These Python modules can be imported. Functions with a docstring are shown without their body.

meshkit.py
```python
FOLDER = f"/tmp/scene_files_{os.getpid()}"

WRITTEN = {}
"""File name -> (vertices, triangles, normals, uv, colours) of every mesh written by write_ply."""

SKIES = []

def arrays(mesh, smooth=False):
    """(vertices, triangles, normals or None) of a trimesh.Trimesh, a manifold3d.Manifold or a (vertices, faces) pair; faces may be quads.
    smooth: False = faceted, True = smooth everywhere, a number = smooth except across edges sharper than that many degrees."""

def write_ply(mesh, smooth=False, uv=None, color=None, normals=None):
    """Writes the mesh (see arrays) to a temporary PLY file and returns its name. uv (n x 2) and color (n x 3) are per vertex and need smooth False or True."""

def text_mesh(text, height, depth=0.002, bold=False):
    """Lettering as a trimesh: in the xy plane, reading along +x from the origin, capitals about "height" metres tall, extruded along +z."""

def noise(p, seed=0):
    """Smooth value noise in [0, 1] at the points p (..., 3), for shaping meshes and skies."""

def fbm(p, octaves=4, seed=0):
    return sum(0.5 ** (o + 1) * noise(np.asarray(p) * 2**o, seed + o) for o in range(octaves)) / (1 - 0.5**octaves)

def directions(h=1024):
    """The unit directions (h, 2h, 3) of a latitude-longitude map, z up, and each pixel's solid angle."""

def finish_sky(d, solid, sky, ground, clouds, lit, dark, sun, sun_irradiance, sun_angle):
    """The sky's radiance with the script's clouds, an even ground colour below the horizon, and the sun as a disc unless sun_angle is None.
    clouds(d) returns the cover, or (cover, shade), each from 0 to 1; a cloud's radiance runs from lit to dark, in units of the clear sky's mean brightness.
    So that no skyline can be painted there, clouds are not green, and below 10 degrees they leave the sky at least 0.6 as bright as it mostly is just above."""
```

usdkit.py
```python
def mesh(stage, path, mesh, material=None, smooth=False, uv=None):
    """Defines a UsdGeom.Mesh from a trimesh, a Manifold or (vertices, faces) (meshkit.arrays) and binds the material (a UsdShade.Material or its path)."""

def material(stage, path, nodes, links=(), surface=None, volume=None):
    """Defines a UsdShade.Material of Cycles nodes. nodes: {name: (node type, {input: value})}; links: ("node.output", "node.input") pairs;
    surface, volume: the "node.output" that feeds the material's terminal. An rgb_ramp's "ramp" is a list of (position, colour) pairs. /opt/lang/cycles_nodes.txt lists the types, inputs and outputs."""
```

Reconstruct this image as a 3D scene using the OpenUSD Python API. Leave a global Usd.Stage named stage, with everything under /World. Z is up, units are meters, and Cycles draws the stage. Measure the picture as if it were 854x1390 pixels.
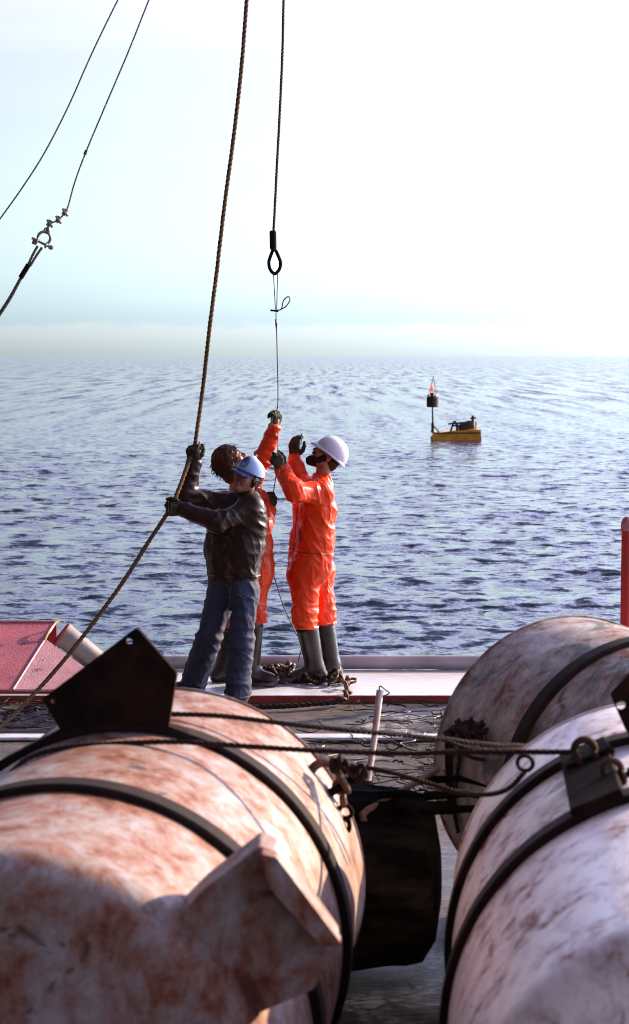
import math
import numpy as np
import trimesh
import usdkit
from meshkit import noise, fbm
from pxr import Usd, UsdGeom, UsdLux, UsdShade, Gf, Sdf
from shapely.geometry import Polygon, Point

stage = Usd.Stage.CreateInMemory()
UsdGeom.SetStageUpAxis(stage, "Z")
UsdGeom.SetStageMetersPerUnit(stage, 1.0)
UsdGeom.Xform.Define(stage, "/World")
UsdGeom.Scope.Define(stage, "/World/Looks")

# ------------------------------------------------------------------ camera
EYE_Z = 2.5
FOCAL_PX = 2528.0                                  # focal length in units of an 854 wide picture
PITCH = math.atan(212.0 / FOCAL_PX)
cam = UsdGeom.Camera.Define(stage, "/World/camera")
cam.AddTranslateOp().Set(Gf.Vec3d(0, 0, EYE_Z))
cam.AddRotateXOp().Set(90 - math.degrees(PITCH))
cam.CreateHorizontalApertureAttr(23.65)
cam.CreateFocalLengthAttr(23.65 * FOCAL_PX / 854.0)
cam.CreateFStopAttr(5.4)
cam.CreateFocusDistanceAttr(16.5)
cam.CreateClippingRangeAttr(Gf.Vec2f(0.05, 60000))
cam.CreateExposureAttr(1.35)

# ------------------------------------------------------------------ sky and sun
SUN_AZ, SUN_EL = math.radians(58), math.radians(21)
SUN = np.array([math.sin(SUN_AZ) * math.cos(SUN_EL), math.cos(SUN_AZ) * math.cos(SUN_EL), math.sin(SUN_EL)])
usdkit.material(stage, "/World/Looks/sky_air", {
    "sky": ("sky_texture", {"sky_type": "single_scattering", "sun_disc": False, "sun_elevation": SUN_EL, "sun_rotation": SUN_AZ,
                            "air_density": 1.0, "aerosol_density": 1.2, "ozone_density": 1.5}),
    "tc": ("texture_coordinate", {}),
    "xyz": ("separate_xyz", {}),
    # veil of thin cloud: elevation decides its tint, stretched noise its streaks
    "stretch": ("mapping", {"scale": (2.2, 2.2, 22.0)}),
    "streak": ("noise_texture", {"scale": 1.6, "detail": 5.0, "roughness": 0.55, "distortion": 0.4}),
    "el": ("math", {"math_type": "multiply_add", "value2": 0.075, "value3": -0.0375}),
    "el2": ("math", {"math_type": "add"}),
    "puff_map": ("mapping", {"scale": (14.0, 14.0, 40.0)}),
    "puff": ("noise_texture", {"scale": 3.0, "detail": 4.0, "roughness": 0.55}),
    "pz": ("math", {"math_type": "multiply_add", "value2": 0.012, "value3": -0.006}),
    "el3": ("math", {"math_type": "add"}),
    "low": ("map_range", {"range_type": "smoothstep", "from_min": 0.0135, "from_max": 0.0185, "to_min": 1.0, "to_max": 0.0, "clamp": True}),
    "lum": ("rgb_to_bw", {}),
    "tint": ("rgb_ramp", {"ramp": [(0.0, (1.18, 1.42, 1.52)), (0.02, (1.10, 1.38, 1.50)), (0.045, (1.18, 1.45, 1.54)), (0.09, (1.24, 1.50, 1.56)), (0.16, (1.42, 1.60, 1.86)),
                                   (0.26, (2.5, 2.5, 4.3)), (0.5, (1.8, 1.8, 3.0)), (1.0, (1.0, 1.0, 1.45))]}),
    "lowmix": ("mix_color", {"use_clamp": False, "b": (1.36, 1.56, 1.62)}),
    "cover": ("map_range", {"from_min": 0.05, "from_max": 0.6, "to_min": 1.0, "to_max": 0.85, "clamp": True}),
    "veil": ("mix_color", {"blend_type": "multiply", "fac": 1.0, "use_clamp": False}),
    "dot": ("vector_math", {"math_type": "dot_product", "vector2": tuple(SUN)}),
    "half": ("map_range", {"from_min": -1.0, "from_max": 1.0, "to_min": 0.0, "to_max": 1.56, "clamp": True}),
    "phase": ("math", {"math_type": "power", "value2": 1.3}),
    "away": ("map_range", {"from_min": 0.15, "from_max": 0.85, "to_min": 1.0, "to_max": 0.0, "clamp": True}),
    "fill_tint": ("mix_color", {"use_clamp": False, "a": (1.0, 1.0, 1.0), "b": (1.75, 1.0, 0.62)}),  # warm fill for shaded faces, added to the sky away from the sun
    "warm": ("mix_color", {"blend_type": "multiply", "fac": 1.0, "use_clamp": False}),
    "gain": ("vector_math", {"math_type": "scale"}),
    "mix": ("mix_color", {"use_clamp": True}),
    "bg": ("background_shader", {"strength": 0.05}),
}, [("tc.generated", "xyz.vector"), ("tc.generated", "stretch.vector"), ("stretch.vector", "streak.vector"),
    ("streak.fac", "el.value1"), ("el.value", "el2.value1"), ("xyz.z", "el2.value2"), ("el2.value", "tint.fac"),
    ("tc.generated", "puff_map.vector"), ("puff_map.vector", "puff.vector"), ("puff.fac", "pz.value1"), ("pz.value", "el3.value1"), ("xyz.z", "el3.value2"), ("el3.value", "low.value"),
    ("low.result", "lowmix.fac"), ("tint.color", "lowmix.a"),
    ("sky.color", "lum.color"), ("lum.val", "veil.a"), ("lowmix.result", "veil.b"), ("half.result", "away.value"), ("away.result", "fill_tint.fac"), ("veil.result", "warm.a"), ("fill_tint.result", "warm.b") , ("warm.result", "gain.vector1"), ("tc.generated", "dot.vector1"), ("dot.value", "half.value"), ("half.result", "phase.value1"), ("phase.value", "gain.scale"),
    ("xyz.z", "cover.value"), ("cover.result", "mix.fac"), ("sky.color", "mix.a"), ("gain.vector", "mix.b"), ("mix.result", "bg.color")],
    surface="bg.background")
dome = UsdLux.DomeLight.Define(stage, "/World/sky")
dome.CreateIntensityAttr(1.0)
UsdShade.MaterialBindingAPI.Apply(dome.GetPrim()).Bind(UsdShade.Material.Get(stage, "/World/Looks/sky_air"))
dome.GetPrim().SetCustomDataByKey("kind", "structure")
sun = UsdLux.DistantLight.Define(stage, "/World/sun")
sun.CreateNormalizeAttr(True)
sun.CreateIntensityAttr(1.25)
sun.CreateAngleAttr(0.53)
sun.CreateColorAttr(Gf.Vec3f(1.0, 0.77, 0.50))
sun.AddRotateXYZOp().Set(Gf.Vec3f(math.degrees(math.pi / 2 - SUN_EL), 0, math.degrees(math.pi - SUN_AZ)))

# ------------------------------------------------------------------ helpers: pixels to points, names, meshes
CP, SP = math.cos(PITCH), math.sin(PITCH)
CAM = np.array([0, 0, EYE_Z])


def ray(px, py):
    a, b = (px - 427.0) / FOCAL_PX, (695.0 - py) / FOCAL_PX
    return np.array([a, CP + b * SP, -SP + b * CP])


def W(px, py, y):
    """The point of the photograph's line of sight at depth y."""
    r = ray(px, py)
    return CAM + r * (y / r[1])


def ground(px, py, z=0.0):
    r = ray(px, py)
    return CAM + r * ((z - EYE_Z) / r[2])


def reach(p0, px, py, length, sign):
    """The point on the line of sight of (px, py) at the given distance from p0; sign -1 nearer, 1 farther."""
    r = ray(px, py)
    r = r / np.linalg.norm(r)
    q = CAM - p0
    b, c = q @ r, q @ q - length * length
    h = b * b - c
    return CAM + r * (-b + sign * math.sqrt(max(h, 0)))


names = {}


def numbered(name, parent):
    k = (parent, name)
    names[k] = names.get(k, -1) + 1
    return name if names[k] == 0 else f"{name}_{names[k]:03d}"


def tag(prim, label=None, cat=None, group=None, kind=None):
    for k, v in (("label", label), ("category", cat), ("group", group), ("kind", kind)):
        if v:
            prim.SetCustomDataByKey(k, v)
    return prim


def thing(name, label, cat, loc=(0, 0, 0), group=None, kind=None):
    p = "/World/" + numbered(name, "/World")
    x = UsdGeom.Xform.Define(stage, p)
    x.AddTranslateOp().Set(Gf.Vec3d(*map(float, loc)))
    pr = x.GetPrim()
    LOC[p] = np.asarray(loc, float)
    return tag(pr, label, cat, group, kind)


LOC = {"/World": np.zeros(3)}


def obj(name, mesh, mat, parent=None, smooth=35, label=None):
    """One Mesh prim; mesh is given in world coordinates. The parent is a thing, a part, or None for the top level."""
    pp = str(parent.GetPath()) if parent is not None else "/World"
    path = pp + "/" + numbered(name, pp)
    root = "/".join(pp.split("/")[:3])
    off = LOC.get(root, np.zeros(3)) if pp != "/World" else np.zeros(3)
    if isinstance(mesh, (list,)):
        mesh = trimesh.util.concatenate(mesh)
    if isinstance(mesh, tuple):
        mesh = trimesh.Trimesh(np.asarray(mesh[0], float), mesh[1], process=False)
    m = trimesh.Trimesh(np.asarray(mesh.vertices) - off, mesh.faces, process=False)
    g = usdkit.mesh(stage, path, m, M[mat], smooth=smooth)
    if label:
        g.GetPrim().SetCustomDataByKey("label", label)
    return g.GetPrim()


def rng(seed):
    return np.random.default_rng(seed)


def unit(v):
    v = np.asarray(v, float)
    return v / np.linalg.norm(v)


def spline(pts, n=12):
    """Catmull-Rom through the points."""
    p = np.asarray(pts, float)
    p = np.vstack([2 * p[0] - p[1], p, 2 * p[-1] - p[-2]])
    out = []
    for i in range(1, len(p) - 2):
        t = np.linspace(0, 1, n, endpoint=False)[:, None]
        a, b, c, d = p[i - 1], p[i], p[i + 1], p[i + 2]
        out.append(0.5 * (2 * b + (c - a) * t + (2 * a - 5 * b + 4 * c - d) * t ** 2 + (3 * b - a - 3 * c + d) * t ** 3))
    return np.vstack(out + [p[-2:-1]])


def frames(path, closed=False):
    t = np.gradient(path, axis=0) if not closed else np.roll(path, -1, 0) - np.roll(path, 1, 0)
    t /= np.maximum(np.linalg.norm(t, axis=1, keepdims=True), 1e-9)
    ref = np.array([0, 0, 1.0]) if abs(t[0, 2]) < 0.9 else np.array([1.0, 0, 0])
    n = np.zeros_like(t)
    n[0] = unit(np.cross(t[0], ref))
    for i in range(1, len(t)):
        v = n[i - 1] - t[i] * (n[i - 1] @ t[i])
        n[i] = v / max(np.linalg.norm(v), 1e-9)
    return t, n, np.cross(t, n)


def tube(path, radius, sides=8, closed=False, caps=True):
    path = np.asarray(path, float)
    r = np.broadcast_to(np.asarray(radius, float), (len(path),))
    t, n, b = frames(path, closed)
    a = np.linspace(0, 2 * np.pi, sides, endpoint=False)
    v = path[:, None] + r[:, None, None] * (np.cos(a)[None, :, None] * n[:, None] + np.sin(a)[None, :, None] * b[:, None])
    N = len(path)
    idx = np.arange(N * sides).reshape(N, sides)
    A = idx if closed else idx[:-1]
    B = np.roll(idx, -1, 0) if closed else idx[1:]
    q = np.stack([A, np.roll(A, -1, 1), np.roll(B, -1, 1), B], -1).reshape(-1, 4)
    f = np.vstack([q[:, [0, 1, 2]], q[:, [0, 2, 3]]])
    v = v.reshape(-1, 3)
    if caps and not closed:
        v = np.vstack([v, path[0], path[-1]])
        i0, i1 = len(v) - 2, len(v) - 1
        f = np.vstack([f, [[i0, idx[0, (k + 1) % sides], idx[0, k]] for k in range(sides)], [[i1, idx[-1, k], idx[-1, (k + 1) % sides]] for k in range(sides)]])
    return trimesh.Trimesh(v, f, process=False)


def rope(pts, radius, lay=None, strands=3, n=14, sides=6, step=None):
    """A laid rope: strands twisted round the path."""
    p = spline(pts, 40)
    s = np.r_[0, np.cumsum(np.linalg.norm(np.diff(p, axis=0), axis=1))]
    lay = lay or radius * 7
    m = int(max(20, min(2600, s[-1] / (lay / 9))))
    u = np.linspace(0, s[-1], m)
    p = np.stack([np.interp(u, s, p[:, k]) for k in range(3)], 1)
    t, nn, b = frames(p)
    out = []
    for k in range(strands):
        a = u / lay * 2 * np.pi + k * 2 * np.pi / strands
        q = p + radius * 0.5 * (np.cos(a)[:, None] * nn + np.sin(a)[:, None] * b)
        out.append(tube(q, radius * 0.56, sides))
    return trimesh.util.concatenate(out)


def box(center, size, bevel=0.0, rot=None):
    if bevel:
        h = np.asarray(size, float) / 2 - bevel
        p = np.array([[x, y, z] for x in (-1, 1) for y in (-1, 1) for z in (-1, 1)]) * h
        o = np.vstack([p + np.eye(3)[k] * s * bevel for k in range(3) for s in (-1, 1)])
        m = trimesh.convex.convex_hull(o)
    else:
        m = trimesh.creation.box(size)
    if rot is not None:
        m.apply_transform(np.block([[rot, np.zeros((3, 1))], [np.zeros((1, 3)), np.ones((1, 1))]]))
    m.apply_translation(center)
    return m


def rotz(a):
    return np.array([[math.cos(a), -math.sin(a), 0], [math.sin(a), math.cos(a), 0], [0, 0, 1.0]])


def frame_of(x, y):
    """Rotation whose columns are x, y made square, and their product."""
    x = unit(x)
    z = unit(np.cross(x, y))
    return np.stack([x, np.cross(z, x), z], 1)


def torus(center, normal, R, r, n=40, sides=10, arc=(0, 2 * np.pi), up=None):
    nrm = unit(normal)
    a0 = unit(np.cross(nrm, [0.3, 0.2, 1.0])) if up is None else unit(np.asarray(up) - nrm * (np.asarray(up) @ nrm))
    b0 = np.cross(nrm, a0)
    full = abs(arc[1] - arc[0] - 2 * np.pi) < 1e-6
    th = np.linspace(arc[0], arc[1], n, endpoint=not full)
    return tube(np.asarray(center) + R * (np.cos(th)[:, None] * a0 + np.sin(th)[:, None] * b0), r, sides, closed=full)


def lathe(profile, origin, axis, n=96, up=None):
    """Revolves (radius, along) pairs about the axis."""
    ax = unit(axis)
    u0 = unit(np.cross(ax, [0.31, 0.17, 0.93])) if up is None else unit(np.asarray(up) - ax * (np.asarray(up) @ ax))
    v0 = np.cross(ax, u0)
    pr = np.asarray(profile, float)
    th = np.linspace(0, 2 * np.pi, n, endpoint=False)
    v = np.asarray(origin) + pr[:, None, 1:2] * ax + pr[:, None, 0:1] * (np.cos(th)[None, :, None] * u0 + np.sin(th)[None, :, None] * v0)
    idx = np.arange(len(pr) * n).reshape(len(pr), n)
    A, B = idx[:-1], idx[1:]
    q = np.stack([A, np.roll(A, -1, 1), np.roll(B, -1, 1), B], -1).reshape(-1, 4)
    return trimesh.Trimesh(v.reshape(-1, 3), np.vstack([q[:, [0, 1, 2]], q[:, [0, 2, 3]]]), process=False)


def plate(poly, origin, u, v, thick):
    """A flat plate: shapely polygon in the plane of u, v, with its thickness along u x v, centred."""
    m = trimesh.creation.extrude_polygon(poly, thick, engine="earcut")
    p = m.vertices - [0, 0, thick / 2]
    R = frame_of(u, v)
    return trimesh.Trimesh(np.asarray(origin) + p @ R.T, m.faces, process=False)


# ------------------------------------------------------------------ materials
M = {}


def simple(name, c1, c2=None, scale=6.0, rough=0.6, bump=0.0, bscale=None, metallic=0.0, spec=0.5, lo=0.35, hi=0.65, detail=5.0, stretch=(1, 1, 1), sheen=0.0, coat=0.0, rvar=0.0):
    c2 = c2 or tuple(x * 0.6 for x in c1)
    nodes = {
        "g": ("geometry", {}), "map": ("mapping", {"scale": stretch}),
        "n": ("noise_texture", {"scale": scale, "detail": detail, "roughness": 0.6}),
        "r": ("rgb_ramp", {"ramp": [(lo, c1), (hi, c2)]}),
        "p": ("principled_bsdf", {"roughness": rough, "metallic": metallic, "specular_ior_level": spec, "sheen_weight": sheen, "coat_weight": coat}),
    }
    links = [("g.position", "map.vector"), ("map.vector", "n.vector"), ("n.fac", "r.fac"), ("r.color", "p.base_color")]
    if rvar:
        nodes["rr"] = ("map_range", {"from_min": 0.3, "from_max": 0.7, "to_min": rough - rvar, "to_max": rough + rvar, "clamp": True})
        links += [("n.fac", "rr.value"), ("rr.result", "p.roughness")]
    if bump:
        nodes["bn"] = ("noise_texture", {"scale": bscale or scale * 6, "detail": 4.0, "roughness": 0.6})
        nodes["b"] = ("bump", {"strength": 1.0, "distance": bump})
        links += [("map.vector", "bn.vector"), ("bn.fac", "b.height"), ("b.normal", "p.normal")]
    M[name] = usdkit.material(stage, "/World/Looks/" + name, nodes, links, surface="p.BSDF")


simple("black_band", (0.008, 0.006, 0.005), (0.022, 0.010, 0.007), 9, 0.8, 0.002, spec=0.15)
simple("dark_steel", (0.008, 0.006, 0.006), (0.025, 0.012, 0.008), 12, 0.9, 0.001, spec=0.05)
simple("rusty_iron", (0.06, 0.022, 0.012), (0.16, 0.06, 0.025), 25, 0.6, 0.001)
simple("shackle_dark", (0.02, 0.009, 0.006), (0.07, 0.025, 0.012), 25, 0.75, 0.001, spec=0.2)
simple("rope_brown", (0.15, 0.085, 0.038), (0.07, 0.038, 0.017), 60, 0.85, 0.0005, spec=0.2)
simple("rope_dark", (0.03, 0.012, 0.007), (0.012, 0.006, 0.004), 60, 0.8, spec=0.2)
simple("rope_red", (0.10, 0.03, 0.018), (0.03, 0.012, 0.008), 30, 0.55)
simple("wire_grey", (0.16, 0.15, 0.13), (0.07, 0.06, 0.05), 80, 0.45, metallic=0.3)
simple("galvanised", (0.30, 0.29, 0.26), (0.16, 0.14, 0.10), 40, 0.5, metallic=0.4)
simple("pale_stick", (0.55, 0.46, 0.42), (0.30, 0.14, 0.08), 14, 0.55, stretch=(1, 1, 0.3), lo=0.42, hi=0.7)
simple("red_paint", (0.42, 0.015, 0.012), (0.30, 0.02, 0.015), 5, 0.45, 0.001)
simple("red_lip", (0.32, 0.028, 0.016), (0.12, 0.02, 0.012), 6, 0.6, 0.001)
simple("rail_grey", (0.36, 0.36, 0.39), (0.24, 0.23, 0.24), 3, 0.42, 0.0006)
simple("buoy_orange", (0.80, 0.40, 0.03), (0.55, 0.20, 0.02), 3, 0.6)
simple("buoy_dark", (0.02, 0.026, 0.018), (0.035, 0.025, 0.012), 3, 0.6)
simple("buoy_white", (0.75, 0.75, 0.75), (0.5, 0.5, 0.52), 3, 0.5)


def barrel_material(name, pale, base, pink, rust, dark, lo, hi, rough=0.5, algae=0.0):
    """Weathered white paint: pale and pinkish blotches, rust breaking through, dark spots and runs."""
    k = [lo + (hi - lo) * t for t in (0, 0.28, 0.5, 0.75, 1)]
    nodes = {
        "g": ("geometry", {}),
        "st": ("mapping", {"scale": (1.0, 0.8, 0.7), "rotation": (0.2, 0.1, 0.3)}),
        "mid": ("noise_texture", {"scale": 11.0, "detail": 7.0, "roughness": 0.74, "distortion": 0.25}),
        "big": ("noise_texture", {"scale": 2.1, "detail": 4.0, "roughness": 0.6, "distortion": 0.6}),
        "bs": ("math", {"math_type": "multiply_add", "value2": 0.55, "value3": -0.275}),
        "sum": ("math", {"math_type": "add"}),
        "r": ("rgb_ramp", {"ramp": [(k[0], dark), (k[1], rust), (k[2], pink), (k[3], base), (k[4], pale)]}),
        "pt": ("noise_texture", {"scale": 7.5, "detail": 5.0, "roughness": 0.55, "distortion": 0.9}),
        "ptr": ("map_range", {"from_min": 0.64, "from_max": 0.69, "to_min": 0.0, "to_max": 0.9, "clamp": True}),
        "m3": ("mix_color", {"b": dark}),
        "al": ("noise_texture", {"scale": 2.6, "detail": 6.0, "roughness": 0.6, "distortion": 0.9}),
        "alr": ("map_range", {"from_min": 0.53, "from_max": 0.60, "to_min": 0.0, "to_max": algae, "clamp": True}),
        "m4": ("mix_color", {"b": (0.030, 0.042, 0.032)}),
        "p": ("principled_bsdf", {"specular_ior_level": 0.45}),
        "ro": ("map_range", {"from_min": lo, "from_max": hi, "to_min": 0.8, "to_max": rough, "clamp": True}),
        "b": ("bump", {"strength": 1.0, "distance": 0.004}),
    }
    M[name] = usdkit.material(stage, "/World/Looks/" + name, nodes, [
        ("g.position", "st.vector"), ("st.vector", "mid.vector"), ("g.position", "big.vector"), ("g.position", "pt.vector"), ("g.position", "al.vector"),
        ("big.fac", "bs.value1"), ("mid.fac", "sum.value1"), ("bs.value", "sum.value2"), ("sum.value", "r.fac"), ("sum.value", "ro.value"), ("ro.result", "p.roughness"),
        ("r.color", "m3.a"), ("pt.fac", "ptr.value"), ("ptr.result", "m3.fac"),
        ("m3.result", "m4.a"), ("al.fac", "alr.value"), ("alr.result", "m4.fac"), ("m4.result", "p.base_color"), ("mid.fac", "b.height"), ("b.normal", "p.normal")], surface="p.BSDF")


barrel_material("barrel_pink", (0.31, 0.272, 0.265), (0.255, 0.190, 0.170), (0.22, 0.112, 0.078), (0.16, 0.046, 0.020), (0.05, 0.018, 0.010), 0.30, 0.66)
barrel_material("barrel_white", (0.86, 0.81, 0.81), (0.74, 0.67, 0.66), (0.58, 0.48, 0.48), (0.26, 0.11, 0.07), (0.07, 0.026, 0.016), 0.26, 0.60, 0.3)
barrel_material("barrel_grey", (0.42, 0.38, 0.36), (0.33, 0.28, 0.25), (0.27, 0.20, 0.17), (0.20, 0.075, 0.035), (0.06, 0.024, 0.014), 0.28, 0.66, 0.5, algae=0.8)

M["deck_worn_glare"] = usdkit.material(stage, "/World/Looks/deck_worn_glare", {
    "g": ("geometry", {}),
    "w": ("noise_texture", {"scale": 1.1, "detail": 6.0, "roughness": 0.6}),
    "wr": ("rgb_ramp", {"ramp": [(0.34, (0.12, 0.085, 0.08)), (0.46, (0.08, 0.05, 0.046)), (0.54, (0.03, 0.031, 0.025)), (0.60, (0.11, 0.10, 0.10)), (0.64, (0.42, 0.41, 0.43))]}),  # palest stop is sky glare on the wet deck, painted as white patches
    "st": ("mapping", {"scale": (1.6, 7.0, 1.0), "rotation": (0, 0, 0.12)}),
    "gr": ("noise_texture", {"scale": 5.0, "detail": 9.0, "roughness": 0.75, "distortion": 1.6}),
    "grr": ("map_range", {"from_min": 0.49, "from_max": 0.56, "to_min": 0.0, "to_max": 0.95, "clamp": True}),
    "m1": ("mix_color", {"b": (0.018, 0.024, 0.018)}),
    "dw": ("noise_texture", {"scale": 2.0, "detail": 3.0}),
    "off": ("vector_math", {"math_type": "multiply_add", "vector2": (0.5, 0.5, 0.5)}),
    "cr": ("voronoi_texture", {"feature": "distance_to_edge", "scale": 2.6}),
    "crr": ("map_range", {"from_min": 0.0, "from_max": 0.035, "to_min": 0.9, "to_max": 0.0, "clamp": True}),
    "m2": ("mix_color", {"b": (0.012, 0.010, 0.008)}),
    "wet": ("noise_texture", {"scale": 0.9, "detail": 4.0, "roughness": 0.5, "distortion": 0.6}),
    "rough": ("map_range", {"from_min": 0.42, "from_max": 0.60, "to_min": 0.75, "to_max": 0.34, "clamp": True}),
    "h": ("math", {"math_type": "multiply_add", "value2": -0.6}),
    "b": ("bump", {"strength": 1.0, "distance": 0.03}),
    "p": ("principled_bsdf", {"specular_ior_level": 0.5}),
}, [("g.position", "w.vector"), ("w.fac", "wr.fac"), ("g.position", "st.vector"), ("st.vector", "gr.vector"), ("gr.fac", "grr.value"),
    ("wr.color", "m1.a"), ("grr.result", "m1.fac"), ("g.position", "dw.vector"), ("dw.color", "off.vector1"), ("g.position", "off.vector3"), ("off.vector", "cr.vector"),
    ("cr.distance", "crr.value"), ("m1.result", "m2.a"), ("crr.result", "m2.fac"), ("m2.result", "p.base_color"),
    ("g.position", "wet.vector"), ("wet.fac", "rough.value"), ("rough.result", "p.roughness"),
    ("grr.result", "h.value1"), ("w.fac", "h.value3"), ("h.value", "b.height"), ("b.normal", "p.normal")], surface="p.BSDF")

M["white_plate"] = usdkit.material(stage, "/World/Looks/white_plate", {
    "g": ("geometry", {}), "st": ("mapping", {"scale": (2.0, 12.0, 1.0)}),
    "n": ("noise_texture", {"scale": 3.0, "detail": 8.0, "roughness": 0.7}),
    "r": ("rgb_ramp", {"ramp": [(0.42, (0.56, 0.60, 0.62)), (0.60, (0.46, 0.48, 0.50)), (0.68, (0.26, 0.14, 0.12)), (0.78, (0.11, 0.045, 0.04))]}),
    "b": ("bump", {"strength": 1.0, "distance": 0.003}),
    "p": ("principled_bsdf", {"roughness": 0.24}),
}, [("g.position", "st.vector"), ("st.vector", "n.vector"), ("n.fac", "r.fac"), ("r.color", "p.base_color"), ("n.fac", "b.height"), ("b.normal", "p.normal")], surface="p.BSDF")


def pink_material(name, c, chip):
    M[name] = usdkit.material(stage, "/World/Looks/" + name, {
        "g": ("geometry", {}), "n": ("noise_texture", {"scale": 7.0, "detail": 6.0, "roughness": 0.65}),
        "r": ("rgb_ramp", {"ramp": [(0.35, c), (0.55, tuple(x * 0.8 for x in c)), (0.61, tuple(x * 0.8 for x in c)), (0.65, chip)]}),
        "f": ("noise_texture", {"scale": 70.0, "detail": 3.0}), "b": ("bump", {"strength": 1.0, "distance": 0.004}),
        "p": ("principled_bsdf", {"roughness": 0.4}),
    }, [("g.position", "n.vector"), ("n.fac", "r.fac"), ("r.color", "p.base_color"), ("g.position", "f.vector"), ("f.fac", "b.height"), ("b.normal", "p.normal")], surface="p.BSDF")


pink_material("pink_paint", (0.50, 0.14, 0.17), (0.10, 0.06, 0.06))

M["sea_water"] = usdkit.material(stage, "/World/Looks/sea_water", {
    "g": ("geometry", {}),
    "st": ("mapping", {"scale": (0.7, 1.0, 1.0)}),
    "a": ("noise_texture", {"scale": 2.3, "detail": 6.0, "roughness": 0.72, "distortion": 0.2}),
    "c": ("vector_math", {"math_type": "subtract", "vector2": (0.5, 0.5, 0.5)}),
    "d": ("vector_math", {"math_type": "multiply", "vector2": (1.2, 2.1, 0.0)}),
    "e0": ("vector_math", {"math_type": "add"}),
    "row": ("mapping", {"scale": (0.55, 0.028, 0.0)}),
    "rn": ("noise_texture", {"scale": 1.0, "detail": 6.0, "roughness": 0.68}),
    "rc": ("math", {"math_type": "subtract", "value2": 0.5}),
    "sx": ("separate_xyz", {}),
    "far": ("map_range", {"range_type": "smoothstep", "from_min": 40.0, "from_max": 260.0, "to_min": 0.0, "to_max": 2.1, "clamp": True}),
    "rm": ("math", {"math_type": "multiply"}),
    "rv": ("combine_xyz", {"x": 0.0, "z": 0.0}),
    "e": ("vector_math", {"math_type": "add"}),
    "f": ("vector_math", {"math_type": "normalize"}),
    "p": ("principled_bsdf", {"base_color": (0.004, 0.014, 0.024), "roughness": 0.08, "ior": 1.333, "specular_ior_level": 0.5}),
}, [("g.position", "st.vector"), ("st.vector", "a.vector"), ("a.color", "c.vector1"), ("c.vector", "d.vector1"), ("d.vector", "e0.vector1"), ("g.normal", "e0.vector2"), ("g.position", "row.vector"), ("row.vector", "rn.vector"), ("rn.fac", "rc.value1"), ("g.position", "sx.vector"), ("sx.y", "far.value"), ("rc.value", "rm.value1"), ("far.result", "rm.value2"), ("rm.value", "rv.y"), ("e0.vector", "e.vector1"), ("rv.vector", "e.vector2"), ("e.vector", "f.vector1"), ("f.vector", "p.normal")], surface="p.BSDF")

# ------------------------------------------------------------------ the sea
SEA_Z = -2.0
H = EYE_Z - SEA_Z


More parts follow.
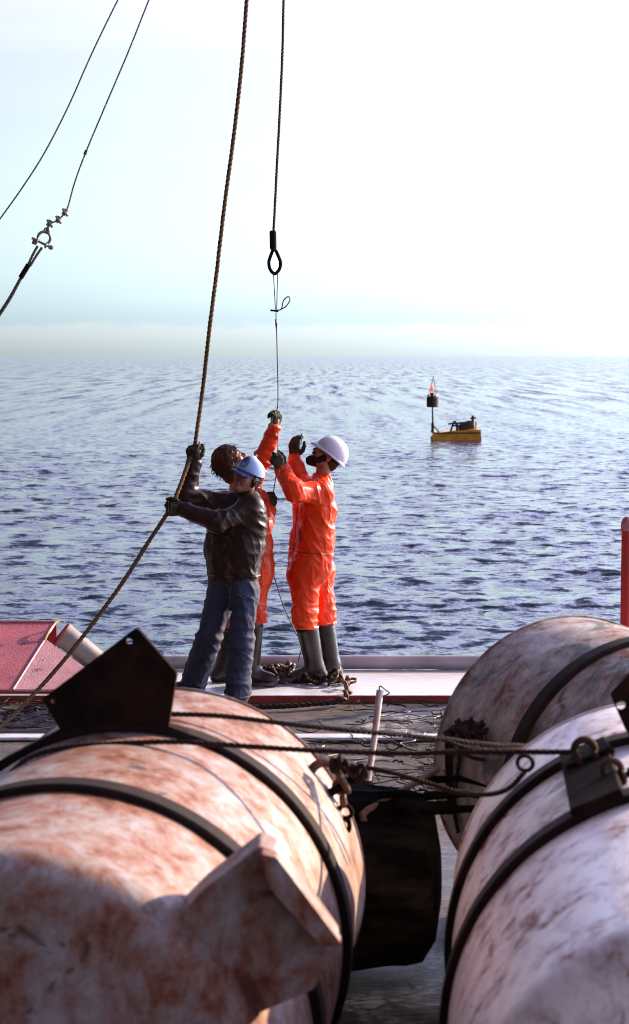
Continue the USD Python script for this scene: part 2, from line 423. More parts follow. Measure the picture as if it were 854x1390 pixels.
def build_sea():
    r, rows = 9.0, [4.0]
    while r < 30000:
        rows.append(r)
        r += max(0.065, r * r / (H * FOCAL_PX * 0.737) * 0.62) if r < 13 or True else 0
    rows = np.array(rows)
    fine = np.arange(-0.215, 0.2151, 0.00085)
    side = []
    a = 0.215
    while a < math.pi - 0.02:
        a += max(0.002, (a - 0.2) * 0.12)
        side.append(min(a, math.pi))
    side = np.array(side)
    ang = np.r_[-side[::-1], fine, side]
    rr, aa = np.meshgrid(rows, ang, indexing="ij")
    x, y = rr * np.sin(aa), rr * np.cos(aa)
    dr = np.gradient(rows)[:, None]
    g = rng(7)
    z, dx, dy = np.zeros_like(x), np.zeros_like(x), np.zeros_like(x)
    lams = np.exp(np.linspace(math.log(0.38), math.log(8.0), 84))
    for lam in lams:
        lam *= 1 + 0.05 * g.standard_normal()
        th = -math.pi / 2 + 0.25 + g.standard_normal() * (0.62 if lam < 3 else 0.36)
        k = 2 * math.pi / lam
        A = 0.0265 / k * (1.0 if lam < 1.7 else (1.7 / lam) ** 1.15)
        fade = np.clip((lam / np.maximum(dr, 1e-6) - 2.2) / 3.0, 0, 1)
        ph = k * (x * math.cos(th) + y * math.sin(th)) + g.uniform(0, 6.283)
        s, c = np.sin(ph), np.cos(ph)
        A = A * fade
        z += A * c
        dx -= A * math.cos(th) * s * 0.85
        dy -= A * math.sin(th) * s * 0.85
    group = 0.72 + 0.56 * noise(np.stack([x * 0.07, y * 0.045, 0 * x], -1), 3)   # waves come in sets
    z, dx, dy = z * group, dx * group, dy * group
    v = np.stack([x + dx, y + dy, SEA_Z + z], -1)
    n, m = x.shape
    idx = np.arange(n * m).reshape(n, m)
    q = np.stack([idx[:-1, :-1], idx[1:, :-1], idx[1:, 1:], idx[:-1, 1:]], -1).reshape(-1, 4)
    f = np.vstack([q[:, [0, 2, 1]], q[:, [0, 3, 2]]])
    return trimesh.Trimesh(v.reshape(-1, 3), f, process=False)


tag(obj("sea", build_sea(), "sea_water", smooth=True), "choppy grey blue open sea reaching the horizon", None, kind="structure")

# ------------------------------------------------------------------ the ship's deck
deck = thing("deck", "worn ship's deck with white edge plate", None, kind="structure")
PLAT = 0.04


def deck_surface():
    xs, ys = np.linspace(-6, 6, 240), np.linspace(-3, 13.42, 330)
    X, Y = np.meshgrid(xs, ys)
    p = np.stack([X, Y, 0 * X], -1)
    Z = 0.022 * (fbm(p * 1.7, 4, 5) - 0.5) + 0.012 * (fbm(p * [3, 9, 1], 3, 9) - 0.5) - 0.012
    v = np.stack([X, Y, Z], -1)
    n, m = X.shape
    idx = np.arange(n * m).reshape(n, m)
    q = np.stack([idx[:-1, :-1], idx[:-1, 1:], idx[1:, 1:], idx[1:, :-1]], -1).reshape(-1, 4)
    return trimesh.Trimesh(v.reshape(-1, 3), np.vstack([q[:, [0, 1, 2]], q[:, [0, 2, 3]]]), process=False)


obj("deck_surface", deck_surface(), "deck_worn_glare", deck, smooth=True)
obj("edge_plate", box((0, 13.93, PLAT - 0.05), (12, 1.10, 0.10), 0.006), "white_plate", deck)
obj("edge_lip", box((0, 13.372, PLAT - 0.033), (12, 0.014, 0.064), 0.003), "red_lip", deck)
obj("flat_bar", box((0, 12.06, 0.006), (12, 0.13, 0.02), 0.004), "white_plate", deck)
obj("hull_side", box((0, 5.7, -1.85), (12, 17.55, 3.6)), "red_paint", deck)

rail = thing("edge_rail", "long grey steel tube running along the ship's edge behind the men's feet", "rail", (0, 14.52, PLAT))
obj("tube", tube([(-2.05, 14.52, PLAT + 0.055), (6, 14.52, PLAT + 0.055)], 0.055, 20), "rail_grey", rail)
for x in (-1.3, 0.0, 1.3, 2.6, 3.9, 5.2):
    obj("bracket", box((x, 14.52, PLAT - 0.01), (0.09, 0.05, 0.05), 0.004), "rail_grey", rail)

# ------------------------------------------------------------------ barrels


def barrel(label, mat, far, yaw, R, L, bands, near_dome=0.10, far_dome=0.10):
    ax = np.array([math.sin(yaw), math.cos(yaw), 0.0])
    far = np.array([far[0], far[1], R])
    t = thing("mooring_barrel", label, "barrel", far - ax * L / 2 - [0, 0, R])
    pr = [(0.001, far_dome), (R * 0.35, far_dome * 0.92), (R * 0.7, far_dome * 0.62), (R * 0.93, far_dome * 0.22), (R - 0.012, 0.012), (R, -0.012)]
    for s in np.linspace(0.05, L - 0.05, 60):
        pr.append((R, -s))
    pr += [(R - 0.004, -L + 0.02), (R - 0.018, -L - 0.012), (R - 0.045, -L - 0.034), (R * 0.87, -L - near_dome * 0.5), (R * 0.7, -L - near_dome * 0.62), (R * 0.35, -L - near_dome * 0.92), (0.001, -L - near_dome)]
    m = lathe(pr[::-1], far, ax, 150)
    v = np.array(m.vertices)
    rad = v - far - np.outer((v - far) @ ax, ax)
    m.vertices = v + rad * (0.016 * (fbm(v * 1.5, 3, 11) - 0.5) + 0.008 * (fbm(v * 7, 3, 5) - 0.5))[:, None]
    shell = obj("shell", m, mat, t, smooth=40)
    for b in bands:
        prof = [(R - 0.01, 0.045), (R + 0.016, 0.044), (R + 0.022, 0.039), (R + 0.023, 0), (R + 0.022, -0.039), (R + 0.016, -0.044), (R - 0.01, -0.045)]
        obj("band", lathe([(r, a - b) for r, a in prof[::-1]], far, ax, 150), "black_band", t)
    # welded seams round the ends
    for s in (0.03,):
        obj("weld_seam", torus(far - ax * s, ax, R + 0.001, 0.006, 150, 6), mat, t)
    h = np.array([ax[1], -ax[0], 0])          # to the right
    return t, far, ax, h


YA = 0.109
A, Af, Aax, Ah = barrel("pinkish white rusty steel barrel with tall black plate, left foreground", "barrel_pink", (-0.494, 6.443), YA, 0.672, 2.17, (0.726, 1.535))
B, Bf, Bax, Bh = barrel("white steel barrel with two black bands and shackles, nearest at the right edge", "barrel_white", (1.150, 6.15), 0.09, 0.676, 2.35, (0.60, 1.29))
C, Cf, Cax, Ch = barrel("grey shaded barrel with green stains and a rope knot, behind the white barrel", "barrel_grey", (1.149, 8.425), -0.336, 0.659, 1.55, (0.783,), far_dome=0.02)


def on_barrel(f, ax, h, R, t, deg):
    """Point and outward normal on a barrel: t along from its far rim, deg to the right from the top."""
    n = math.sin(math.radians(deg)) * h + math.cos(math.radians(deg)) * np.array([0, 0, 1.0])
    return f - ax * t + n * R, n


def lug_plate(pts, y, holes, parent, thick=0.02, axis=None):
    ax = axis
    o = W(*pts[0], y)
    u = np.array([ax[1], -ax[0], 0])
    def uv(p):
        # on the plane through o, across the barrel
        r = ray(*p)
        s = ((o - CAM) @ ax) / (r @ ax)
        q = CAM + r * s - o
        return q @ u, q[2]
    poly = Polygon([uv(p) for p in pts])
    poly = poly.buffer(-0.012).buffer(0.012)
    for (hx, hy, hr) in holes:
        poly = poly.difference(Point(*uv((hx, hy))).buffer(hr, 12))
    return obj("lug_plate", plate(poly, o, u, (0, 0, 1), thick), "dark_steel", parent)


yb = 5.72
lug_plate([(58, 948), (186, 851), (241, 913), (229, 990), (226, 1020), (90, 1022), (84, 992)], yb, [(176, 870, 0.0105), (73, 951, 0.008)], A, axis=Aax)
# welded foot under the plate
lug_plate([(0, 1032), (84, 988), (229, 983), (300, 1010), (300, 1040), (160, 1030), (0, 1060)], yb + 0.03, [], A, thick=0.05, axis=Aax)


def hit_barrel(px, py, f, ax, R, out=0.0):
    """Where the line of sight meets a barrel's side, moved outwards a little."""
    d = unit(ray(px, py))
    o = CAM - f
    dp, op = d - ax * (d @ ax), o - ax * (o @ ax)
    a, b, c = dp @ dp, dp @ op, op @ op - (R + out) ** 2
    q = b * b - a * c
    t = (-b - math.sqrt(max(q, 0))) / a
    return CAM + d * t


def shackle(center, up, side, R, r):
    """A bow shackle: an open ring, two eyes and the pin."""
    up, side = unit(up), unit(side)
    side = unit(side - up * (side @ up))
    nrm = np.cross(up, side)
    a = np.linspace(-0.70 * np.pi, 0.70 * np.pi, 30)
    bow = np.asarray(center) + R * (np.cos(a)[:, None] * up + np.sin(a)[:, None] * side)
    e0, e1 = bow[0], bow[-1]
    parts = [tube(bow, r, 10), torus(e0 - up * r * 1.2, side, r * 1.6, r * 0.8, 18, 8), torus(e1 - up * r * 1.2, side, r * 1.6, r * 0.8, 18, 8)]
    w = unit(e1 - e0)
    pin = tube([e0 - up * r * 1.2 - w * r * 4, e1 - up * r * 1.2 + w * r * 5], r * 0.9, 10)
    nut = tube([e1 - up * r * 1.2 + w * r * 2.2, e1 - up * r * 1.2 + w * r * 4.5], r * 1.7, 6)
    return trimesh.util.concatenate(parts), trimesh.util.concatenate([pin, nut])


# box bracket welded to the near end of the pink barrel
hb = Ah * 1.0


def near_pt(px, py, y):
    return W(px, py, y)


yl = 4.25
zx = lambda p, y=yl: W(p[0], p[1], y)
bracket_pts = [(236, 1250), (278, 1208), (352, 1150), (374, 1158), (462, 1285), (425, 1345), (300, 1400), (215, 1330)]
o = zx(bracket_pts[0])
poly = Polygon([(zx(p)[0] - o[0], zx(p)[2] - o[2]) for p in bracket_pts]).buffer(-0.012).buffer(0.012)
br = obj("end_bracket", plate(poly, o + [0, 0.075, 0], (1, 0, 0), (0, 0, 1), 0.13), "barrel_pink", A, smooth=30)
edge = [zx((352, 1156), yl - 0.03), zx((376, 1162), yl - 0.03), zx((466, 1282), yl - 0.03), zx((436, 1282), yl - 0.03), zx((368, 1205), yl - 0.03)]
oe = edge[0]
pe = Polygon([(q[0] - oe[0], q[2] - oe[2]) for q in edge])
obj("edge_plate", plate(pe.buffer(-0.006).buffer(0.006), oe + [0, 0.01, 0], (1, 0, 0), (0, 0, 1), 0.05), "barrel_pink", br)

for pts_ in ([(362, 1172), (368, 1196), (372, 1210), (392, 1226), (418, 1250)], [(372, 1210), (352, 1216), (338, 1226)]):
    obj("weld_bead", tube([W(a, b, yl - 0.018) for a, b in pts_], 0.006, 8), "rusty_iron", br)
# lug plate and shackles between the bands of the white barrel, and a second plate at its top
def on_white(px, py):
    p = hit_barrel(px, py, Bf, Bax, 0.676)
    n = unit((p - Bf) - Bax * ((p - Bf) @ Bax))
    return p, n


o1, n1 = on_white(806, 1062)
Rm = np.stack([np.cross(Bax, n1), Bax, n1], 1)
obj("lug_plate", box(o1 + n1 * 0.020, (0.150, 0.70, 0.036), 0.006, Rm), "dark_steel", B)
o2, n2 = on_white(806, 1048)
t2 = np.cross(Bax, n2)
sb, sp = shackle(o2 + n2 * 0.070, n2, t2, 0.030, 0.011)
s1 = obj("shackle", sb, "shackle_dark", B)
obj("pin", sp, "dark_steel", s1)
o3, n3 = on_white(838, 1066)
sb, sp = shackle(o3 + n3 * 0.045, n3, np.cross(Bax, n3) + 0.3 * Bax, 0.026, 0.010)
s2 = obj("shackle", sb, "shackle_dark", B)
obj("pin", sp, "dark_steel", s2)
lug_plate([(828, 942), (862, 905), (930, 930), (930, 1020), (868, 1020), (848, 988)], 5.53, [(843, 957, 0.014)], B, axis=Bax)

# ------------------------------------------------------------------ lashing ropes between the barrels
r1 = thing("lashing_rope", "dark rope stretched from the tall black plate to the grey barrel, highest of three", "rope", W(460, 990, 5.95))
obj("strand", rope([W(215, 969, 5.92), W(300, 972, 5.94), W(400, 984, 5.96), W(500, 994, 6.05), W(600, 1003, 6.2), W(660, 1010, 6.3), W(730, 1013, 6.45)], 0.0085), "rope_dark", r1)
obj("strand", rope([W(600, 1004, 6.2), W(640, 1016, 6.22), W(690, 1018, 6.3), W(735, 1012, 6.4)], 0.007), "rope_dark", r1)
r2 = thing("lashing_rope", "straight dark rope lying over the pink barrel and ending at the white barrel's shackles", "rope", W(400, 1018, 5.5))
obj("strand", rope([W(-60, 1105, 5.30), W(0, 1062, 5.40), W(40, 1029, 5.47), W(100, 1014, 5.5), W(225, 1007, 5.5), W(302, 1011, 5.5), W(430, 1019, 5.48), W(560, 1023, 5.47), W(610, 1021, 5.46), W(720, 1021, 5.45), W(785, 1021, 5.45)], 0.0085), "rope_dark", r2)
obj("eye", torus(W(713, 1036, 5.42), (0.25, 1, 0.1), 0.023, 0.0065, 28, 8), "rope_dark", r2)
r3 = thing("lashing_rope", "slack dark rope sagging from the pink barrel's rim shackle to a small ring", "rope", W(590, 1068, 5.8))
obj("strand", rope([W(455, 1038, 6.15), W(497, 1042, 6.1), W(540, 1051, 6.0), W(590, 1066, 5.85), W(625, 1076, 5.75), W(665, 1078, 5.6), W(692, 1069, 5.5), W(712, 1048, 5.43)], 0.0085), "rope_dark", r3)
g3 = rng(31)
for k in range(7):
    c = W(452 + 7 * k, 1036 + 2.2 * k + g3.uniform(-3, 3), 6.12 - 0.01 * k)
    obj("wrapping", torus(c, (1, g3.uniform(-.3, .3), g3.uniform(-.3, .3)), 0.022 + 0.006 * math.sin(k), 0.008, 18, 8), "rope_dark", r3)

hk = thing("rim_shackle", "rusty bow shackle and short chain hanging at the pink barrel's far rim", "shackle", W(445, 1065, 6.2))
sb, sp = shackle(W(441, 1057, 6.2), unit([-0.5, 0, 0.9]), (0.8, 0.3, 0.4), 0.055, 0.016)
obj("bow", sb, "rusty_iron", hk)
obj("pin", sp, "dark_steel", hk)
for k in range(4):
    c = W(462 + 3.5 * k, 1068 + 17 * k, 6.2)
    obj("chain_link", torus(c, (1, 0.2, 0) if k % 2 else (0.2, 1, 0.1), 0.022, 0.008, 20, 8), "rusty_iron" if k < 2 else "dark_steel", hk)

kn = thing("rope_bundle", "tangled dark rope knot with loops hanging down the grey barrel's side", "rope bundle", hit_barrel(628, 990, Cf, Cax, 0.659, 0.03))
g4 = rng(12)
for k in range(9):
    px, py = 612 + g4.uniform(0, 44), 983 + 0.35 * g4.uniform(0, 44) + g4.uniform(-6, 6)
    p = [hit_barrel(px + dx, py + dy, Cf, Cax, 0.659, 0.02 + 0.03 * g4.random()) for dx, dy in ((-9, -5), (0, 2 + g4.uniform(-5, 5)), (9, 6 + g4.uniform(-6, 6)))]
    obj("knot", rope(p, 0.016, step=1), "rope_dark", kn)
for xs in ([(618, 985), (608, 1000), (607, 1040), (610, 1095)], [(622, 988), (612, 1002), (612, 1050), (612, 1100), (606, 1100)], [(630, 995), (625, 1020), (620, 1060), (616, 1090), (622, 1130)]):
    obj("hanging_end", rope([hit_barrel(a, b, Cf, Cax, 0.659, 0.014) for a, b in xs], 0.010), "rope_dark", kn)
obj("hanging_end", rope([hit_barrel(625, 1020, Cf, Cax, 0.659, 0.016), hit_barrel(640, 1028, Cf, Cax, 0.659, 0.016), hit_barrel(657, 1031, Cf, Cax, 0.659, 0.014)], 0.008), "rope_dark", kn)

# ------------------------------------------------------------------ dark log and what lies round it
simple("dark_timber", (0.003, 0.002, 0.0015), (0.030, 0.024, 0.016), 5.0, 0.95, 0.02, bscale=11, stretch=(0.35, 1, 1), lo=0.46, hi=0.74, spec=0.05)
lg = thing("fender_log", "dark weathered log lying across the deck between the barrels", "log", (-0.05, 7.47, 0))
LR = 0.385
pr = [(0.001, -0.02), (0.16, 0.0), (0.25, 0.03), (0.33, 0.09)] + [(LR + 0.01 * math.sin(s * 9), s) for s in np.linspace(0.16, 1.20, 40)] + [(0.355, 1.27), (0.28, 1.32), (0.12, 1.345), (0.001, 1.35)]
lm = lathe(pr, (-0.83, 7.48, LR), (1, -0.03, 0), 110)
v = np.array(lm.vertices)
c = np.array([0, 7.47, LR])
rad = (v - c) * [0, 1, 1]
amp = 0.20 * (fbm(v * [1.2, 5, 5], 4, 3) - 0.5) + 0.16 * (fbm(v * [2.5, 16, 16], 3, 8) - 0.5)
v = v + rad * amp[:, None] * 1.3
v[:, 2] -= v[:, 2].min() + 0.006
v[:, 2] *= 0.765 / v[:, 2].max()
lm.vertices = v
obj("trunk", lm, "dark_timber", lg, smooth=True)
g5 = rng(5)
for k in range(6):
    x0 = g5.uniform(0.1, 0.5)
    a0 = g5.uniform(-0.9, 0.5)
    q = np.array([x0, 7.47 + 0.38 * math.sin(a0), LR + 0.38 * math.cos(a0)])
    obj("splinter", tube([q, q + [g5.uniform(0.1, 0.25), 0, 0.01], q + [g5.uniform(0.25, 0.4), g5.uniform(-.03, .03), -0.02]], [0.02, 0.014, 0.004], 6), "dark_timber", lg)
ib = thing("iron_bar", "thin rusty bar leaning over the dark log", "bar", W(548, 1070, 7.42))
obj("rod", tube([W(500, 1099, 7.28), W(548, 1072, 7.42), W(594, 1045, 7.6)], 0.013, 10), "rusty_iron", ib)
obj("bent_end", tube([W(500, 1099, 7.28), W(492, 1106, 7.26), W(494, 1116, 7.24)], 0.015, 10), "rusty_iron", ib)

# stanchion
st = thing("stanchion", "thin leaning white post with a wire hook at its top, standing on the worn deck", "post", ground(498, 1068))
p0, p1 = ground(499, 1066), W(516, 937, 10.9)
obj("post", tube([p0, p0 * 0.5 + p1 * 0.5 + [0.004, 0, 0], p1], [0.018, 0.019, 0.021], 16), "pale_stick", st)
obj("foot", trimesh.Trimesh(*[(m.vertices, m.faces) for m in [lathe([(0.001, 0.05), (0.03, 0.045), (0.036, 0.02), (0.036, 0.0)][::-1], p0 - [0, 0, 0.02], (0, 0, 1), 20)]][0]), "dark_steel", st)
obj("wire_hook", tube(spline([p1 - [0.005, 0, 0.01], p1 + [0.0, 0, 0.025], p1 + [0.035, 0, 0.0], p1 + [0.055, 0, -0.018], p1 + [0.01, -0.02, -0.035]], 8), 0.004, 8), "rusty_iron", st)
for dx in (-0.05, 0.07):
    obj("lashing", tube(spline([p0 + (p1 - p0) * 0.25, p0 + [dx * 0.6, 0.03, 0.08], p0 + [dx, 0.05, 0.012]], 8), 0.004, 6), "rope_dark", st)

# tangled net and line scraps on the worn deck
g7 = rng(90)
scraps = {"rope_dark": [], "galvanised": [], "rope_red": []}
for k in range(760):
    x, y = g7.uniform(-2.6, 2.2), g7.uniform(10.2, 13.3)
    if abs(y - 12.06) < 0.12:
        continue
    dens = noise(np.array([x * 1.1, y * 1.1, 0.0]), 5)
    if dens < g7.uniform(0.25, 0.62):
        continue
    L = g7.uniform(0.12, 0.55)
    a = g7.uniform(0, 6.28)
    q = [np.array([x, y, 0.010])]
    for i in range(5):
        a += g7.normal() * 0.7
        q.append(q[-1] + [math.cos(a) * L / 5, math.sin(a) * L / 5, 0])
    q = np.array(q)
    q[:, 2] += g7.uniform(0, 0.022, len(q))
    q[:, 1] = np.minimum(q[:, 1], 13.34)
    r_ = g7.uniform(0.002, 0.006)
    u = g7.random()
    scraps["rope_dark" if u < 0.78 else "galvanised" if u < 0.9 else "rope_red"].append(tube(spline(q, 4), r_, 5))
nt = thing("net_scraps", "dark tangled scraps of net and line littering the worn deck", "net", (0, 12, 0), kind="stuff")
for kname, part_ in (("rope_dark", "dark_line"), ("galvanised", "pale_line"), ("rope_red", "red_line")):
    obj(part_, trimesh.util.concatenate(scraps[kname]), kname, nt, smooth=True)

# red post at the right edge
rp = thing("red_post", "red painted round post at the right edge, by the sea", "post", (2.395, 14.2, PLAT))
obj("pipe", tube([(2.395, 14.2, PLAT - 0.01), (2.395, 14.2, 1.19)], 0.043, 24), "red_paint", rp)
simple("cap_pink", (0.45, 0.20, 0.22), (0.35, 0.08, 0.08), 20, 0.5)
obj("cap", lathe([(0.001, 0.075), (0.02, 0.072), (0.038, 0.055), (0.047, 0.025), (0.048, -0.03), (0.044, -0.034)][::-1], (2.395, 14.2, 1.2), (0, 0, 1), 28), "cap_pink", rp)

# ------------------------------------------------------------------ pink bulwark ramp and pipe
bw = thing("bulwark_ramp", "pink painted steel bulwark wedge with a lighter sloping face, at the left edge", "bulwark", W(30, 936, 13.8))


def face(pts, thick, name, mat, parent):
    p = np.array(pts)
    n = unit(np.cross(p[1] - p[0], p[2] - p[0]))
    m = trimesh.convex.convex_hull(np.vstack([p, p - n * thick * np.sign(n[2] if abs(n[2]) > .1 else -n[1])]))
    return obj(name, m, mat, parent, smooth=20)


P1, P3 = W(76, 844, 14.42), W(18, 936, 13.46)
P2 = P1 + (P3 - P1) * 0.27
P4, P5 = W(-260, 936, 13.46), W(-260, 843, 14.42)
P6, P7 = W(117, 907, 14.05), W(77, 936, 13.46)
face([P4, P3, P1, P5], 0.02, "main_plate", "pink_paint", bw)
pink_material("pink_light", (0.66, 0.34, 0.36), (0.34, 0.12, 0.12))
a_ = P3 + [0.004, 0, 0.002]
b_ = P2 + [0.004, 0, 0.002]
n_ = np.cross(P7 - a_, b_ - a_)
r_ = ray(117, 907)
P6 = CAM + r_ * (((a_ - CAM) @ n_) / (r_ @ n_))
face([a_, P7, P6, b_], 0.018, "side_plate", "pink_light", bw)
obj("front_skirt", trimesh.convex.convex_hull(np.array([P4, P7, P4 * [1, 1, 0] + [0, 0, .03], P7 * [1, 1, 0] + [0, 0, .03], P4 + [0, .02, 0], P7 + [0, .02, 0], P4 * [1, 1, 0] + [0, .02, .03], P7 * [1, 1, 0] + [0, .02, .03]]) + [0, 0.006, -0.012]), "red_lip", bw)
obj("back_plate", trimesh.convex.convex_hull(np.array([P1 + [0, .03, -.012], P1 + [0, .05, -.012], P5 + [0, .03, -.012], P5 + [0, .05, -.012], P1 * [1, 1, 0] + [0, .03, .03], P1 * [1, 1, 0] + [0, .05, .03], P5 * [1, 1, 0] + [0, .03, .03], P5 * [1, 1, 0] + [0, .05, .03]])), "red_paint", bw)
obj("edge_bead", tube([P5, P1], 0.013, 10), "pink_light", bw)
obj("edge_bead", tube([P1, P3], 0.008, 8), "pink_light", bw)

pp = thing("bent_pipe", "thick grey pipe sloping down from the pink bulwark to the edge rail", "pipe", W(120, 890, 14.3))
q0 = W(84, 860, 14.32)
pts = spline([q0, W(110, 880, 14.34), W(140, 901, 14.4), W(170, 908, 14.46), np.array([-1.72, 14.52, PLAT + 0.06])], 10)
simple("pipe_grey", (0.17, 0.15, 0.165), (0.10, 0.075, 0.08), 6, 0.6, 0.001)
obj("pipe", tube(pts, np.linspace(0.100, 0.062, len(pts)), 24), "pipe_grey", pp)
obj("open_end", torus(q0, pts[1] - pts[0], 0.096, 0.008, 32, 8), "red_lip", pp)
lp = thing("rope_loop", "short pale yellow rope looped over the corner of the pink bulwark", "rope", W(72, 860, 14.3))
simple("rope_pale", (0.62, 0.48, 0.22), (0.4, 0.28, 0.12), 60, 0.8)
obj("strand", rope([W(61, 869, 14.14), W(66, 858, 14.2), W(73, 848, 14.28), W(80, 843, 14.34), W(87, 844, 14.36)], 0.008), "rope_pale", lp)

# ------------------------------------------------------------------ rigging overhead
wa = thing("stay_wire", "thin upper stay wire crossing the top left corner of the sky, without fittings", "wire", W(60, 205, 12.2))
obj("strand", rope([W(175, -25, 12.2), W(160, 0, 12.2), W(125, 72, 12.2), W(92, 146, 12.2), W(60, 208, 12.2), W(30, 255, 12.2), W(0, 297, 12.2), W(-40, 352, 12.2)], 0.0055, lay=0.05), "wire_grey", wa)
wb = thing("stay_wire", "thin stay wire ending in clips and a round shackle in the left sky", "wire", W(90, 285, 12.0))
DB = 12.0
obj("strand", rope([W(212, -25, DB), W(202, 0, DB), W(176, 66, DB), W(148, 132, DB), W(118, 203, DB), W(102, 246, DB), W(93, 278, DB), W(88, 289, DB), W(78, 299, DB), W(68, 304, DB), W(64, 314, DB)], 0.0055, lay=0.05), "wire_grey", wb)
obj("splice", tube([W(117.5, 204, DB), W(115, 210, DB)], 0.011, 8), "wire_grey", wb)
for (x, y) in ((88, 288), (79, 298), (67, 303)):
    cl = obj("wire_clip", tube([W(x + 2.5, y - 4, DB), W(x - 2.5, y + 4, DB)], 0.014, 8), "galvanised", wb)
    obj("u_bolt", torus(W(x + 1.5, y + 2, DB), (0.6, 0, 0.8), 0.016, 0.006, 16, 6), "galvanised", cl)
    obj("nut", tube([W(x - 3, y - 5, DB - 0.01), W(x + 4, y + 5.5, DB - 0.01)], 0.009, 6), "galvanised", cl)
obj("strand", tube([W(66, 305, DB), W(62, 316, DB)], 0.0055, 8), "wire_grey", wb)
obj("thimble", torus(W(63.5, 313, DB), (0, 1, 0), 0.016, 0.006, 20, 8), "galvanised", wb)
sb, sp = shackle(W(60, 323, DB), unit([0.45, 0, 0.9]), (0.9, 0, -0.45), 0.040, 0.0095)
sk = obj("shackle", sb, "galvanised", wb)
obj("pin", sp, "galvanised", sk)
obj("pin_head", tube([W(44, 328, DB), W(50, 330, DB)], 0.014, 8), "galvanised", sk)
ro = thing("doubled_sling", "doubled wire sling hanging from the round shackle and leaving at the left edge", "wire sling", W(30, 375, DB))
for a, b in (((51, 334), (38, 360)), ((57, 336), (41, 361))):
    obj("leg", rope([W(*a, DB), W((a[0] + b[0]) / 2 - 0.5, (a[1] + b[1]) / 2, DB), W(*b, DB)], 0.009, lay=0.05), "wire_grey", ro)
obj("sleeve", tube([W(39, 359, DB), W(28, 377, DB)], 0.017, 12), "dark_steel", ro)
for d in (0, 1):
    obj("leg", rope([W(29 + d, 375 + d * 0.6, DB), W(14 + d * 1.5, 402 + d, DB), W(0 + d * 1.5, 424 + d, DB), W(-35, 478 + d, DB)], 0.0085, lay=0.05), "wire_grey", ro)

# ------------------------------------------------------------------ marker buoy
BY = H * FOCAL_PX / (597 - 483.0)
by = thing("marker_buoy", "small orange barge shaped buoy with a lamp mast, floating far out on the sea", "buoy", (W(618, 597, BY)[0], BY, SEA_Z))


def bp(px, py, dy=0.0):
    return W(px, py, BY) + [0, dy, 0]


hull = []
for dy, s in ((-0.55, 1.0), (0.55, 1.0)):
    hull += [bp(586, 593, dy), bp(589, 609, dy), bp(653, 603, dy), bp(651.5, 583, dy), bp(640, 582.5, dy), bp(590, 587, dy)]
hull += [bp(584, 594, 0), bp(653, 592, 0)]
hb_ = obj("hull", trimesh.convex.convex_hull(np.array(hull)), "buoy_orange", by, smooth=20)
obj("rub_strake", box((bp(619, 587)[0], BY - 0.57, bp(619, 587)[2]), (2.5, 0.04, 0.06), 0.01), "buoy_dark", hb_)
obj("mast", tube([bp(588, 588), bp(587.5, 566), bp(587.2, 552)], [0.06, 0.05, 0.04], 10), "buoy_dark", by)
obj("collar", tube([bp(587.5, 574), bp(587.5, 582)], 0.085, 10), "buoy_dark", by)
for dx in (8, -2):
    obj("brace", tube([bp(588, 577), bp(588 + dx, 587, -0.2 if dx > 0 else 0.4)], 0.035, 8), "buoy_dark", by)
bat = obj("lantern_box", lathe([(0.001, 0.28), (0.30, 0.28), (0.33, 0.25), (0.33, -0.25), (0.30, -0.28), (0.001, -0.28)][::-1], bp(587.6, 545.5), (0, 0, 1), 28), "buoy_dark", by, smooth=30)
obj("stem", tube([bp(587.4, 540), bp(586.6, 533)], 0.10, 12), "buoy_dark", bat)
M["lamp_orange"] = usdkit.material(stage, "/World/Looks/lamp_orange", {"p": ("principled_bsdf", {"base_color": (0.9, 0.2, 0.03), "emission_color": (1.0, 0.13, 0.02), "emission_strength": 0.4, "roughness": 0.2})}, surface="p.BSDF")
obj("lamp", lathe([(0.001, 0.15), (0.07, 0.13), (0.10, 0.05), (0.10, -0.10), (0.06, -0.14), (0.001, -0.14)][::-1], bp(586.5, 528), (0, 0, 1), 20), "lamp_orange", by)
for x in (582, 591.5):
    obj("float_ball", trimesh.creation.icosphere(2, 0.085).apply_translation(bp(x, 537, -0.1)), "buoy_white", by)
for k in range(4):
    a = k * math.pi / 2 + 0.5
    obj("cage_rod", tube([bp(588.5, 511), bp(587.5, 540) + [0.31 * math.cos(a), 0.31 * math.sin(a), 0]], 0.017, 6), "buoy_white", by)
obj("crossbeam", tube([bp(608, 575, -0.3), bp(629, 573.5, -0.3)], 0.045, 8), "buoy_dark", by)
for a, b in (((616, 571), (611, 586)), ((618, 571), (621, 586)), ((621, 573), (619, 586)), ((613, 577), (622, 578))):
    obj("trestle_leg", tube([bp(*a, -0.3), bp(*b, -0.3)], 0.05, 8), "buoy_dark", by)
hump = lathe([(0.001, -0.42), (0.24, -0.40), (0.30, -0.2), (0.31, 0.2), (0.24, 0.40), (0.001, 0.42)], bp(633, 580), (1, 0.1, 0.35), 24)
obj("winch_drum", hump, "buoy_dark", by, smooth=30)
obj("rear_post", tube([bp(642.5, 586), bp(642, 564)], 0.07, 10), "buoy_dark", by)
obj("rear_arm", tube([bp(639, 568), bp(646, 567)], 0.05, 8), "buoy_dark", by)
obj("orange_post", tube([bp(645.5, 586, -0.4), bp(645.5, 572, -0.4)], 0.045, 8), "buoy_orange", by)
#PEOPLE
# ------------------------------------------------------------------ people: signed distance bodies and clothes


